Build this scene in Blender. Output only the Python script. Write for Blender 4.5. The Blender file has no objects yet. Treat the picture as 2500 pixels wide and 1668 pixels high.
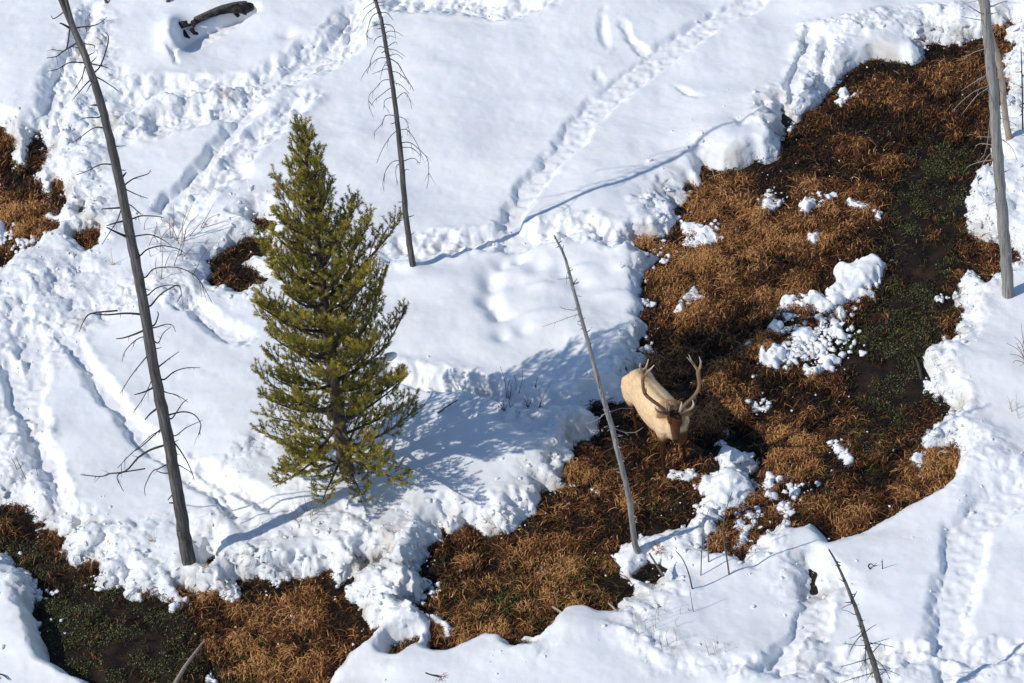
import bpy, math, random
import numpy as np
from mathutils import Vector, Matrix
random.seed(7); RS=np.random.RandomState(11)
sc=bpy.context.scene
# ---------------------------------------------------------------- camera
PITCH=math.radians(40); ROLL=math.radians(7.4); FPX=8340.; DIST=60.; W_,H_=2350.,1568.
_c,_s=math.cos(ROLL),math.sin(ROLL)
FW=np.array([0,math.cos(PITCH),-math.sin(PITCH)]); R0=np.array([1.,0,0]); U0=np.array([0,math.sin(PITCH),math.cos(PITCH)])
RT=_c*R0-_s*U0; UP=_s*R0+_c*U0; CAM=-DIST*FW
cd=bpy.data.cameras.new('camera'); cam=bpy.data.objects.new('camera',cd); sc.collection.objects.link(cam)
cam.matrix_world=Matrix(((RT[0],UP[0],-FW[0],CAM[0]),(RT[1],UP[1],-FW[1],CAM[1]),(RT[2],UP[2],-FW[2],CAM[2]),(0,0,0,1)))
cd.sensor_width=36; cd.lens=36*FPX/W_; cd.clip_start=1; cd.clip_end=5000
sc.camera=cam
# ---------------------------------------------------------------- light
SUN_EL=math.radians(43); SH_AZ=math.radians(22)      # shadows fall towards SH_AZ
sdir=Vector((-math.cos(SH_AZ)*math.cos(SUN_EL),-math.sin(SH_AZ)*math.cos(SUN_EL),math.sin(SUN_EL)))
w=bpy.data.worlds.new('World'); sc.world=w; w.use_nodes=True
nt=w.node_tree; sky=nt.nodes.new('ShaderNodeTexSky'); sky.sky_type='NISHITA'; sky.sun_disc=False
sky.sun_elevation=SUN_EL; sky.sun_rotation=math.atan2(sdir.x,sdir.y); sky.altitude=2200; sky.ozone_density=3.0; sky.air_density=1.3; sky.dust_density=.3
bg=nt.nodes['Background']; nt.links.new(sky.outputs[0],bg.inputs[0]); bg.inputs[1].default_value=0.14
sl=bpy.data.lights.new('sun','SUN'); sl.energy=4.15; sl.angle=math.radians(.55); sl.color=(1,.95,.86)
so=bpy.data.objects.new('sun',sl); sc.collection.objects.link(so); so.rotation_euler=sdir.to_track_quat('Z','Y').to_euler()
sc.view_settings.view_transform='Standard'; sc.view_settings.look='None'; sc.view_settings.gamma=1; sc.view_settings.exposure=-0.33
# ---------------------------------------------------------------- pixel <-> world
def ray(px,py): return FW+RT*(px-W_/2)/FPX+UP*(H_/2-py)/FPX
def gnd(px,py,z=0.):
    d=ray(px,py); return CAM+d*(z-CAM[2])/d[2]
def onplane(px,py,B,away=0.,lean=0.):
    """point on the pixel ray in the upright east-west plane through B, pushed `away` metres back"""
    d=ray(px,py); t=(B[1]+away-CAM[1])/d[1]; p=CAM+d*t
    if lean:
        t=(B[1]+away+lean*(p[2]-B[2])-CAM[1])/d[1]; p=CAM+d*t
    return p
def toppt(B,px,py):
    d=ray(px,py); t=-((CAM-B)[:2]@d[:2])/(d[:2]@d[:2]); return CAM+d*t
# ---------------------------------------------------------------- noise
def _h(ix,iy,seed):
    n=(ix.astype(np.int64)*374761393+iy.astype(np.int64)*668265263+seed*1442695041)&0xffffffff
    n=((n^(n>>13))*1274126177)&0xffffffff; n=n^(n>>16)
    return (n&0xffffff).astype(np.float64)/0xffffff
def vn(x,y,s,seed=0):
    x=x/s+seed*17.3; y=y/s-seed*9.1; ix=np.floor(x); iy=np.floor(y); fx=x-ix; fy=y-iy
    fx=fx*fx*fx*(fx*(fx*6-15)+10); fy=fy*fy*fy*(fy*(fy*6-15)+10)
    a=_h(ix,iy,seed);b=_h(ix+1,iy,seed);c=_h(ix,iy+1,seed);d=_h(ix+1,iy+1,seed)
    return (a+(b-a)*fx+(c-a)*fy+(a-b-c+d)*fx*fy)*2-1
def fbm(x,y,s,seed=0,o=3,g=.5):
    r=0;a=1
    for k in range(o):
        r=r+a*vn(x*math.cos(k)+y*math.sin(k),y*math.cos(k)-x*math.sin(k),s/2**k,seed+k*7); a*=g
    return r
def domes(x,y,s,seed=0):
    """rounded clods: half-spheres round jittered points, 0..1"""
    x=x/s;y=y/s;ix=np.floor(x);iy=np.floor(y);best=np.zeros_like(x)
    for dx in (-1,0,1):
        for dy in (-1,0,1):
            cx=ix+dx;cy=iy+dy
            px=cx+_h(cx,cy,seed); py=cy+_h(cx,cy,seed+5); r=.45+.5*_h(cx,cy,seed+9)
            q=1-((x-px)**2+(y-py)**2)/(r*r); best=np.maximum(best,np.sqrt(np.maximum(q,0))*r)
    return best
def sm(a,b,x):
    t=np.clip((x-a)/(b-a),0,1); return t*t*(3-2*t)
# ---------------------------------------------------------------- fields on a coarse grid
GX0,GX1,GY0,GY1,GS=-11.5,12.,-11.5,14.,.05
gx=np.arange(GX0,GX1,GS); gy=np.arange(GY0,GY1,GS); GX,GY=np.meshgrid(gx,gy,indexing='ij')
def segd(PX,PY,pts,closed=False,wd=None):
    d=np.full(PX.shape,1e9); n=len(pts); tt=np.zeros(PX.shape); L=0
    for i in range(n if closed else n-1):
        a=pts[i]; b=pts[(i+1)%n]; ex,ey=b[0]-a[0],b[1]-a[1]; l=ex*ex+ey*ey+1e-9
        t=np.clip(((PX-a[0])*ex+(PY-a[1])*ey)/l,0,1)
        q=np.hypot(PX-a[0]-t*ex,PY-a[1]-t*ey); m=q<d; d=np.where(m,q,d); tt=np.where(m,L+t*math.sqrt(l),tt); L+=math.sqrt(l)
    return d,tt
def inside(PX,PY,pts):
    r=np.zeros(PX.shape,bool); n=len(pts)
    for i in range(n):
        a=pts[i]; b=pts[(i+1)%n]
        if a[1]==b[1]: continue
        r^=((a[1]>PY)!=(b[1]>PY))&(PX<(b[0]-a[0])*(PY-a[1])/(b[1]-a[1])+a[0])
    return r
def sdf(PX,PY,pts):
    d,_=segd(PX,PY,pts,True); return np.where(inside(PX,PY,pts),-d,d)
def G(pts,z=0.):
    return [tuple(gnd(p[0],p[1],p[2] if len(p)>2 else z)[:2]) for p in pts]
def samp(F,x,y):
    u=np.clip((x-GX0)/GS,0,F.shape[0]-1.001); v=np.clip((y-GY0)/GS,0,F.shape[1]-1.001)
    i=u.astype(int); j=v.astype(int); fu=u-i; fv=v-j
    return (F[i,j]*(1-fu)+F[i+1,j]*fu)*(1-fv)+(F[i,j+1]*(1-fu)+F[i+1,j+1]*fu)*fv
LZ=.13   # lip height for banks seen from behind
def lip(pts): return [(a,b,LZ) for a,b in pts]
M1=[(2312,64),(2270,85),(2230,95),(2170,106),(2134,108),(2125,135),(2094,151),(2060,142),(2008,140),(1976,153),(1947,176),(1929,194),(1900,212),(1882,238),(1828,274),(1814,266),(1792,252),(1796,288),(1810,299),(1785,317),(1798,340),(1788,360),(1756,371),(1734,369),(1710,380),(1691,389),(1659,392),(1612,378),(1606,402),(1618,428),(1596,436),(1580,418),(1572,436),(1594,446),(1576,464),(1551,475),(1548,492),(1562,504),(1540,524),(1526,542),(1512,556),(1490,558),(1472,564),(1476,585),(1504,596),(1494,625),(1486,657),(1468,686),(1490,715),(1472,736),(1490,754),(1468,787),(1458,816),(1482,834),(1452,850),(1446,880),(1450,905),(1436,924),(1400,922),(1364,934),(1382,974),(1378,1003),(1342,1012),(1314,1024),(1320,1036),(1332,1043),(1292,1080),(1300,1100),(1316,1119),(1290,1136),(1267,1148),(1249,1133),(1231,1166),(1236,1181),(1209,1180),(1202,1205),(1180,1212),(1159,1223),(1140,1216),(1116,1230),(1087,1214),(1058,1227),(1036,1234),(1013,1220),(1015,1238),(1031,1252),(990,1263),(982,1288),(957,1310),(957,1331),(988,1342),(956,1353),(961,1380),(932,1385),(939,1407),(918,1418),(954,1414),(982,1425),(1022,1434),(1036,1450),(990,1443),(991,1465),(979,1497),(997,1508)]+lip([(1026,1493),(1069,1472),(1116,1454),(1177,1466),(1198,1450),(1249,1450),(1267,1425),(1292,1407),(1339,1391),(1375,1403),(1414,1400),(1418,1375),(1440,1364)])+[(1443,1346),(1425,1328),(1422,1300),(1396,1288),(1400,1270),(1418,1270),(1422,1252),(1450,1238),(1508,1227),(1569,1209),(1594,1184),(1592,1150),(1612,1112),(1652,1094),(1648,1047),(1691,1043),(1738,1069),(1720,1097),(1724,1130),(1716,1159),(1706,1180),(1662,1195),(1652,1234),(1630,1258),(1648,1270),(1672,1254),(1698,1284),(1713,1268),(1756,1241),(1770,1216),(1806,1203),(1828,1218),(1864,1203),(1896,1234)]+lip([(1904,1234),(1950,1220),(1990,1205),(2044,1177),(2094,1148),(2123,1133),(2163,1119),(2184,1094)])+[(2190,1076),(2181,1025),(2134,1036),(2118,1016),(2141,985),(2177,967),(2174,949),(2156,925),(2141,909),(2123,891),(2132,870),(2127,852),(2116,826),(2152,812),(2170,783),(2202,747),(2199,729),(2213,715),(2200,690),(2199,664),(2220,628),(2260,646),(2296,612),(2340,606),(2328,589),(2300,567),(2262,556),(2242,542),(2232,520),(2224,500),(2220,485),(2230,462),(2238,425),(2278,392),(2276,364),(2296,300),(2306,216),(2310,137),(2332,119),(2316,90)]
M2=[(-80,1180),(0,1177),(22,1162),(40,1162),(72,1195),(104,1200),(94,1216),(119,1225),(148,1234),(176,1220),(180,1234),(151,1241),(130,1277),(162,1281),(180,1299),(223,1299),(230,1324),(234,1353),(281,1349),(299,1375),(331,1375),(356,1371),(407,1389),(432,1378),(410,1360),(439,1371),(493,1371),(533,1375),(554,1357),(526,1349),(562,1328),(590,1324),(626,1339),(644,1335),(684,1324),(720,1321),(752,1317),(785,1339),(821,1317),(846,1299),(860,1303),(892,1295),(889,1310),(853,1317),(820,1321),(813,1357),(799,1368),(824,1382),(842,1393),(850,1412),(846,1454),(871,1438),(872,1450)]+lip([(838,1472),(799,1501),(759,1544),(752,1568),(735,1640),(230,1640),(220,1568),(184,1555),(148,1533),(112,1519)])+[(104,1490),(86,1429),(68,1411),(76,1393),(65,1357),(92,1339),(61,1335),(58,1317),(40,1303),(36,1288),(18,1274),(0,1267),(-80,1260)]
M3=[(-80,300),(0,302),(11,306),(18,320),(16,336),(32,349),(32,389),(65,389),(72,403),(94,428),(108,446),(119,486),(96,513),(130,520),(137,531),(118,548),(79,567),(76,578),(43,589),(11,614),(-20,640),(-80,645)]
M4=[[(176,555),(200,540),(223,538),(222,567),(202,580)],
 [(479,650),(500,628),(482,603),(498,588),(518,574),(545,562),(576,556),(612,562),(612,590),(598,598),(575,596),(552,610),(572,622),(584,640),(610,645),(600,664),(570,662),(554,679),(540,664),(515,664),(490,664)],
 [(576,524),(590,511),(626,518),(630,540),(606,540)],
 [(896,1508),(903,1484),(925,1476),(961,1470),(954,1492),(936,1500),(914,1513)],
 [(1465,1321),(1490,1288),(1521,1309),(1501,1339),(1480,1330)],
 [(1858,1306),(1876,1312),(1879,1366),(1858,1366)],
 [(1180,1492),(1200,1486),(1222,1484),(1216,1496),(1190,1497)],
 [(72,345),(80,310),(92,304),(94,350),(86,400),(72,400)],[(126,420),(140,425),(150,470),(134,500),(120,470)],[(186,480),(192,470),(194,490),(188,500)],
 [(480,1285),(488,1277),(492,1300),(482,1306)],[(1362,946),(1376,930),(1386,944),(1376,962)]]
SD=np.full(GX.shape,1e9)
for P in [M1,M2,M3]: SD=np.minimum(SD,sdf(GX,GY,G(P)))
M4D=np.full(GX.shape,1e9)
for P in M4: M4D=np.minimum(M4D,sdf(GX,GY,G(P))-.03)
SD=np.minimum(SD,M4D)
# smooth (undisturbed) banks
smooth_lips=[[(1900,1228),(1990,1200),(2094,1140),(2184,1090)],[(1000,1510),(1069,1478),(1116,1460),(1300,1410),(1375,1400)],[(2060,138),(2008,138),(1960,150),(1900,210),(1850,260)],[(1612,380),(1640,390),(1700,350)],[(760,1545),(800,1500),(838,1475)],[(90,1430),(110,1500),(150,1535),(220,1568)],[(1340,690),(1460,690)]]
SML=np.full(GX.shape,1e9)
for P in smooth_lips: SML=np.minimum(SML,segd(GX,GY,G(P,.2))[0])
edge_rough=sm(.35,.9,SML)*(.45+.55*sm(.1,.5,M4D))
ROUGH=np.exp(-(np.maximum(SD,0)/.42)**2)*edge_rough*.95
# churned zones: polygons (intensity, feather)
rough_polys=[(.85,.3,[(195,0),(255,60),(262,160),(330,200),(480,205),(600,170),(560,225),(480,262),(330,300),(262,330),(225,370),(235,430),(215,540),(140,560),(110,470),(95,400),(92,320),(130,220),(150,120)]),
 (.85,.3,[(0,640),(120,560),(240,600),(430,640),(480,690),(420,700),(330,690),(190,740),(150,800),(60,790),(0,760)]),
 (.8,.3,[(0,780),(130,740),(160,820),(70,880),(80,980),(150,1120),(170,1180),(120,1190),(70,1180),(0,1150)]),
 (.9,.25,[(1845,45),(1960,40),(2040,10),(2250,5),(2255,80),(2130,100),(2050,60),(1960,75),(1900,180),(1830,240),(1800,230)]),
 (.9,.2,[(1450,455),(1560,430),(1600,500),(1500,560),(1460,540)]),
 (.55,.3,[(900,830),(1060,860),(1240,880),(1420,860),(1420,960),(1350,1000),(1150,980),(980,900)]),
 (.75,.2,[(130,1210),(420,1180),(640,1170),(960,1160),(1180,1170),(1200,1210),(1000,1240),(940,1400),(870,1380),(850,1300),(600,1330),(240,1330)]),
 (.75,.25,[(1430,1310),(1550,1290),(1600,1350),(1450,1440),(1420,1400)]),
 (.6,.3,[(1400,1440),(1620,1470),(1850,1530),(2350,1480),(2350,1540),(1900,1568),(1500,1540)]),
 (.6,.3,[(480,1080),(600,1000),(760,1100),(760,1180),(620,1190)]),
 (.7,.3,[(2210,960),(2350,1010),(2350,1090),(2200,1080)]),
 (.6,.3,[(2225,430),(2350,400),(2350,600),(2250,540)]),
 (.6,.3,[(2200,650),(2280,650),(2200,800),(2150,900),(2130,840)]),
 (.6,.2,[(1280,1020),(1380,920),(1390,1000),(1260,1150),(1170,1200)]),
 (.5,.3,[(2180,1100),(2350,1060),(2350,1200),(2230,1200)]),
 (.35,.3,[(340,470),(490,450),(480,640),(340,650)])]
for a,f,P in rough_polys:
    s_=sdf(GX,GY,G(P,.3)); ROUGH=np.maximum(ROUGH,a*sm(f,-f*.6,s_))
for px,py in [(433,1288),(947,607),(798,1082),(2314,677)]:
    g_=gnd(px,py,.3); ROUGH=ROUGH*(1-.9*np.exp(-((GX-g_[0])**2+(GY-g_[1])**2)/.25**2))
# tracks (half width m, depth m, churn, points)
TR=[(.26,.20,.8,[(850,15),(780,85),(700,145),(600,195),(510,245),(330,290)]),
 (.20,.14,.8,[(830,80),(740,140),(620,185),(480,200),(330,210),(260,245)]),
 (.17,.20,.35,[(600,232),(560,262),(510,318),(480,362),(432,416),(395,455),(360,490)]),
 (.20,.12,.8,[(700,225),(640,275),(560,345),(510,400),(470,440),(420,480),(395,520)]),
 (.22,.16,.8,[(880,10),(960,12),(1060,10),(1160,25),(1240,0)]),
 (.15,.22,.45,[(1160,525),(1185,480),(1210,420),(1260,365),(1300,325),(1318,305)]),
 (.22,.24,.35,[(1306,320),(1330,278),(1370,232),(1430,185),(1500,130),(1560,85),(1640,35),(1730,-10)]),
 (.20,.10,1.,[(860,600),(930,570),(1020,556),(1130,545),(1250,530),(1350,530),(1470,560)]),
 (.20,.24,.5,[(900,862),(990,880),(1080,880),(1150,905),(1240,920),(1320,900),(1420,880)]),
 (.15,.20,.35,[(140,745),(200,830),(250,905),(310,975),(380,1040),(440,1090),(500,1140),(560,1200)]),
 (.13,.16,.5,[(430,1060),(520,1120),(600,1160),(660,1185)]),
 (.15,.16,.6,[(400,672),(440,700),(490,730),(560,775)]),
 (.13,.18,.6,[(10,800),(40,880),(70,980),(110,1060),(140,1140),(160,1180)]),
 (.16,.18,.8,[(60,740),(80,850),(60,930),(90,1000)]),
 (.22,.20,.6,[(190,100),(150,170),(120,260),(95,330),(85,390)]),
 (.14,.17,.5,[(215,0),(200,60),(170,150)]),
 (.27,.26,.42,[(2350,1110),(2290,1150),(2220,1200),(2212,1270),(2195,1340),(2180,1420),(2172,1480)]),
 (.14,.24,.35,[(1868,1260),(1862,1330),(1860,1380),(1845,1430),(1810,1480),(1780,1510)]),
 (.12,.14,.9,[(1900,1300),(1890,1360),(1880,1420),(1850,1470)]),
 (.16,.08,1.,[(1700,1540),(1850,1520),(2000,1500),(2180,1495),(2350,1485)]),
 (.13,.20,.4,[(2165,1500),(2170,1568),(2180,1650)]),
 (.10,.06,.2,[(1380,30),(1385,80),(1395,110)]),(.09,.06,.2,[(1368,145),(1372,180)]),
 (.08,.07,.2,[(1425,40),(1445,80),(1480,105),(1500,125)]),
 (.07,.06,.1,[(1535,175),(1570,195),(1610,220)]),(.07,.07,.1,[(1680,265),(1700,285),(1715,300)]),
 (.10,.24,.2,[(1860,60),(1850,110),(1820,180),(1808,240)]),
 (.08,.2,.3,[(1900,80),(1890,130),(1888,180)]),
 (.17,.30,0,[(424,104),(455,84),(490,64),(530,46),(572,30)]),(.06,.08,.2,[(395,105),(400,135),(410,160)]),
 (.12,.12,.4,[(110,1180),(150,1130),(130,1060)]),(.1,.08,.2,[(60,930),(105,1010),(130,1080)])]
TRK=np.zeros(GX.shape); CH=np.zeros(GX.shape)
for k,(hw,dep,ch,P) in enumerate(TR):
    hw*=1.3 if ch>=.45 and dep<.24 else 1.
    d,t=segd(GX,GY,G(P,.3)); d=d+.05*vn(GX,GY,.35,40+k)+.03*vn(GX,GY,.14,60+k)
    L_=t.max(); end=1. if dep>=.24 else sm(-.02,.35,t)*sm(L_+.02,L_-.35,t); end=np.maximum(end,(np.abs(gy).max()<0)*1.)
    q=np.clip(d/hw,0,3); st=vn(t,d*7,.55,k+90)*.35+vn(t*1.,d*9,.22,k+95)*.25
    prof=-dep*1.25*np.exp(-q**3)*1.15*(.82+(.12*vn(t,t*0,.5,k+3)+.8*st)*(ch>.25))*end+.035*np.exp(-((q-1.35)/.4)**2)*min(1,ch+.1)*end*(.6+.6*vn(t,d,.3,k+33))
    TRK=np.where(np.abs(prof)>np.abs(TRK),prof,TRK); CH=np.maximum(CH,ch*sm(1.8,.8,q))
# soft dimples where animals walked
DM=[(396,92,.22,.5,-.34),(425,98,.16,.35,.16),(455,86,.3,.25,.16),(500,66,.3,.22,.12),(1125,640,.16,.34,.2),(1120,690,.16,.2,.2),(1140,720,.14,.2,.16),(1180,650,.3,.2,.08),(1230,610,.2,.2,.1),(1290,620,.2,.2,.08),(1330,650,.18,.16,.08),(1165,730,.2,.12,.08),(1200,760,.16,.14,.08),(1150,775,.14,.14,.10),(1190,590,.12,.1,.1),(1400,620,.2,.14,.06),(1420,670,.3,.1,-.06),(1330,620,.3,.1,-.07),(1250,660,.22,.1,-.06),(1250,725,.5,.12,-.06),(1150,600,.12,.18,.1),
 (560,400,.14,.2,.14),(660,85,.16,.12,.1),(900,430,.9,.5,.05),(1590,420,.8,.7,.22),(1640,300,.5,.4,-.08),(1180,570,.3,.4,.12),(560,510,.5,.4,-.12),(620,540,.5,.3,-.1),(947,612,.18,.14,-.09),(1000,640,.6,.3,-.1),(1330,1440,.5,.5,-.16),(1180,1500,.5,.3,-.1),(500,560,.4,.5,.1),(310,1150,.8,.5,.06),(950,690,.6,.4,.08),(1340,770,.7,.5,-.08),(1230,1040,.8,.4,-.05),(2280,850,.8,.7,-.12),(2270,1130,.4,.4,.12),(1980,1330,.18,.3,-.05),(60,1470,.6,.6,-.15),(1870,350,.4,.4,-.1),(1690,330,.6,.35,-.12),(2040,120,.35,.25,.05),(760,1100,1.1,.5,-.1),(450,1560,.3,.3,0)]
DIM=np.zeros(GX.shape)
for px,py,rx,ry,dp in DM:
    g_=gnd(px,py,.3); DIM-=dp*np.exp(-(((GX-g_[0])/rx)**2+((GY-g_[1])/ry)**2)**1.0)
# lip from lying snow: long low swell
def hsnow(x,y,full=False):
    sd=samp(SD,x,y)
    er=samp(edge_rough,x,y)
    sdw=sd+er*(.10*vn(x,y,.5,1)+.075*vn(x,y,.2,2)+.055*vn(x,y,.09,3))+(1-er)*.03*vn(x,y,.4,4)
    wd=.26+er*(.16+.18*vn(x,y,.55,6))
    t=np.clip(sdw/wd,0,1); f=1-(1-t)**1.9
    hb=.31+.11*vn(x,y,3.0,11)+.075*vn(x,y,1.25,12)+.022*vn(x,y,.55,13)
    R=samp(ROUGH,x,y); ch=samp(CH,x,y); R=R*(.62+.5*vn(x,y,.7,20))
    R=np.clip(np.maximum(R,ch*.4),0,1)
    wx=x+.05*vn(x,y,.13,90)+.025*vn(x,y,.05,91); wy=y+.05*vn(x,y,.13,92)+.025*vn(x,y,.05,93)
    lum=.14*(domes(wx,wy,.42,21)-.3)+.085*(domes(wx,wy,.23,22)-.28)+.035*(domes(wx,wy,.12,23)-.25)+.10*vn(x,y,.34,24)+.042*vn(x,y,.16,26)+.026*vn(x,y,.085,27)+.012*vn(x,y,.05,29)
    ua=.62*x+.78*y; va=.78*x-.62*y; chl=.06*vn(x,y,.36,30)-.035*domes(wx,wy,.34,31)+.075*vn(ua*.42,va,.16,38)+.045*vn(ua*.5,va,.08,39)+.03*vn(x,y,.13,32)+.012*vn(x,y,.06,34)
    h=hb+samp(TRK,x,y)+samp(DIM,x,y)+R*lum*1.1+ch*chl*.72
    h=h+.003*fbm(x,y,.10,35,2)+.010*vn(x*.6+y*.3,y,.35,36)+.006*vn(x,y,.2,37)
    h=np.maximum(h,.105+.02*vn(x,y,.1,5))
    h=np.where(sdw>0,f*h,-.16*np.clip(-sdw/.06,0,1))
    if full: return h,R,f,sdw
    return h
def hs(x,y): return float(hsnow(np.array([float(x)]),np.array([float(y)]))[0])
def gz(x,y): return .035*vn(x,y,.9,70)+.035*vn(x,y,.33,71)+.018*vn(x,y,.12,72)-.02
def gz1(x,y): return float(gz(np.array([float(x)]),np.array([float(y)]))[0])
def onsnow(px,py):
    z=.3
    for _ in range(5): p=gnd(px,py,z); z=hs(p[0],p[1])
    return gnd(px,py,z)
# ---------------------------------------------------------------- mesh helpers
COL=sc.collection
def link(name,me,mats=(),parent=None,smooth=True):
    o=bpy.data.objects.new(name,me); COL.objects.link(o)
    for m in (mats if isinstance(mats,(list,tuple)) else [mats]): me.materials.append(m)
    if smooth: me.polygons.foreach_set('use_smooth',[True]*len(me.polygons))
    if parent is not None: o.parent=parent; o.matrix_parent_inverse=Matrix.Translation(-parent.location)
    return o
def npmesh(name,V,F,col=None):
    me=bpy.data.meshes.new(name); V=np.asarray(V,np.float32); F=np.asarray(F,np.int32); k=F.shape[1]
    me.vertices.add(len(V)); me.vertices.foreach_set('co',V.ravel())
    me.loops.add(F.size); me.loops.foreach_set('vertex_index',F.ravel())
    me.polygons.add(len(F)); me.polygons.foreach_set('loop_start',np.arange(0,F.size,k,dtype=np.int32))
    if col is not None:
        a=me.color_attributes.new('Col','FLOAT_COLOR','POINT'); c=np.ones((len(V),4),np.float32); c[:,:3]=col; a.data.foreach_set('color',c.ravel())
    me.update(calc_edges=True); return me
def tag(o,label=None,cat=None,group=None,kind=None):
    if label: o['label']=label
    if cat: o['category']=cat
    if group: o['group']=group
    if kind: o['kind']=kind
    return o
def thing(name,loc,label,cat,group=None):
    o=bpy.data.objects.new(name,None); COL.objects.link(o); o.location=Vector(loc); o.empty_display_size=.2
    return tag(o,label,cat,group)
class MB:
    def __init__(s): s.v=[];s.f=[];s.n=0
    def tube(s,P,R,k=6,cap=True,wob=0.):
        P=[np.asarray(p,float) for p in P]; n=len(P); base=s.n; up=None
        for i in range(n):
            t=P[min(i+1,n-1)]-P[max(i-1,0)]; t/=np.linalg.norm(t)+1e-9
            if up is None:
                a=np.array([0,0,1.]) if abs(t[2])<.9 else np.array([1.,0,0]); up=np.cross(a,t)
            up=up-t*(up@t); up/=np.linalg.norm(up)+1e-9; w_=np.cross(t,up)
            for j in range(k):
                a=2*math.pi*j/k; r=R[i]*(1+wob*(random.random()-.5)); s.v.append(P[i]+r*(math.cos(a)*up+math.sin(a)*w_))
            if i:
                for j in range(k): s.f.append((base+(i-1)*k+j,base+(i-1)*k+(j+1)%k,base+i*k+(j+1)%k,base+i*k+j))
        s.n+=n*k
        if cap:
            for i0,sg in ((0,-1),(n-1,1)):
                s.v.append(P[i0]+0*P[i0]); ci=s.n; s.n+=1
                for j in range(k):
                    a=base+i0*k+j;b=base+i0*k+(j+1)%k
                    s.f.append((a,b,ci) if sg>0 else (b,a,ci))
    def build(s,name,mat,parent=None):
        me=bpy.data.meshes.new(name); me.from_pydata([tuple(v) for v in s.v],[],s.f); me.update(); return link(name,me,mat,parent)
def cr(P,n):
    """Catmull-Rom through rows of P (any width), n steps per span"""
    P=np.asarray(P,float); Q=np.vstack([2*P[0]-P[1],P,2*P[-1]-P[-2]]); o=[]
    for i in range(1,len(Q)-2):
        for k in range(n):
            t=k/n; a,b,c,d=Q[i-1:i+3]
            o.append(.5*(2*b+(c-a)*t+(2*a-5*b+4*c-d)*t*t+(3*b-a-3*c+d)*t**3))
    o.append(P[-1]); return np.array(o)
# ---------------------------------------------------------------- materials
def mat(name,rgb=(.5,.5,.5),rough=.8,spec=.3):
    m=bpy.data.materials.new(name); m.use_nodes=True; b=m.node_tree.nodes['Principled BSDF']
    b.inputs['Base Color'].default_value=(*rgb,1); b.inputs['Roughness'].default_value=rough; b.inputs['Specular IOR Level'].default_value=spec; return m,m.node_tree,b
def noise_ramp(t,scale,stops,vec=None,detail=5,rough=.6,coords='Object'):
    tc=t.nodes.new('ShaderNodeTexCoord'); mp=t.nodes.new('ShaderNodeMapping'); t.links.new(tc.outputs[coords],mp.inputs[0])
    if vec: mp.inputs['Scale'].default_value=vec
    n=t.nodes.new('ShaderNodeTexNoise'); n.inputs['Scale'].default_value=scale; n.inputs['Detail'].default_value=detail; n.inputs['Roughness'].default_value=rough
    t.links.new(mp.outputs[0],n.inputs[0]); r=t.nodes.new('ShaderNodeValToRGB'); e=r.color_ramp.elements
    e[0].position,e[0].color=stops[0][0],(*stops[0][1],1); e[1].position,e[1].color=stops[-1][0],(*stops[-1][1],1)
    for p,c in stops[1:-1]: q=e.new(p); q.color=(*c,1)
    t.links.new(n.outputs['Fac'],r.inputs[0]); return n,r
def bump(t,b,src,strength,dist):
    u=t.nodes.new('ShaderNodeBump'); u.inputs['Strength'].default_value=strength; u.inputs['Distance'].default_value=dist
    t.links.new(src,u.inputs['Height']); t.links.new(u.outputs[0],b.inputs['Normal']); return u
m_snow,t,b=mat('snow',(.86,.88,.92),.55,.35)
n,r=noise_ramp(t,1.1,[(.3,(.85,.87,.90)),(.6,(.89,.895,.905)),(.78,(.88,.87,.85))]); t.links.new(r.outputs[0],b.inputs['Base Color'])
b.inputs['Subsurface Weight'].default_value=.2; b.inputs['Subsurface Radius'].default_value=(.4,.7,1.); b.inputs['Subsurface Scale'].default_value=.05
n2,_=noise_ramp(t,14,[(0,(0,0,0)),(1,(1,1,1))],detail=7,rough=.68); bu=bump(t,b,n2.outputs['Fac'],.35,.03)
at=t.nodes.new('ShaderNodeAttribute'); at.attribute_name='Col'; sp=t.nodes.new('ShaderNodeSeparateColor'); t.links.new(at.outputs['Color'],sp.inputs[0])
ma_=t.nodes.new('ShaderNodeMath'); ma_.operation='MULTIPLY_ADD'; ma_.inputs[1].default_value=.85; ma_.inputs[2].default_value=.12; t.links.new(sp.outputs[0],ma_.inputs[0]); t.links.new(ma_.outputs[0],bu.inputs['Strength'])
mc=t.nodes.new('ShaderNodeMix'); mc.data_type='RGBA'; t.links.new(sp.outputs[1],mc.inputs[0]); t.links.new(r.outputs[0],mc.inputs[6]); mc.inputs[7].default_value=(.36,.26,.15,1); t.links.new(mc.outputs[2],b.inputs['Base Color'])
m_mud,t,b=mat('wet_mud',(.03,.02,.012),.6,.2)
n,r=noise_ramp(t,3.5,[(.3,(.006,.005,.004)),(.5,(.018,.011,.007)),(.7,(.042,.021,.010))]); t.links.new(r.outputs[0],b.inputs['Base Color'])
n2,_=noise_ramp(t,30,[(0,(0,0,0)),(1,(1,1,1))]); bump(t,b,n2.outputs['Fac'],.8,.03)
def attr_mat(name,rough=.8,spec=.2,trans=0.):
    m,t,b=mat(name,(.5,.5,.5),rough,spec); a=t.nodes.new('ShaderNodeAttribute'); a.attribute_name='Col'; t.links.new(a.outputs['Color'],b.inputs['Base Color'])
    if trans:
        tr=t.nodes.new('ShaderNodeBsdfTranslucent'); mx=t.nodes.new('ShaderNodeMixShader'); mx.inputs[0].default_value=trans
        t.links.new(a.outputs['Color'],tr.inputs[0]); t.links.new(b.outputs[0],mx.inputs[1]); t.links.new(tr.outputs[0],mx.inputs[2]); t.links.new(mx.outputs[0],t.nodes['Material Output'].inputs[0])
    return m
m_grass=attr_mat('sedge',.6,.3,.15); m_weed=attr_mat('water_weed',.5,.4); m_needle=attr_mat('pine_needles',.55,.3,.12)
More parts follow.
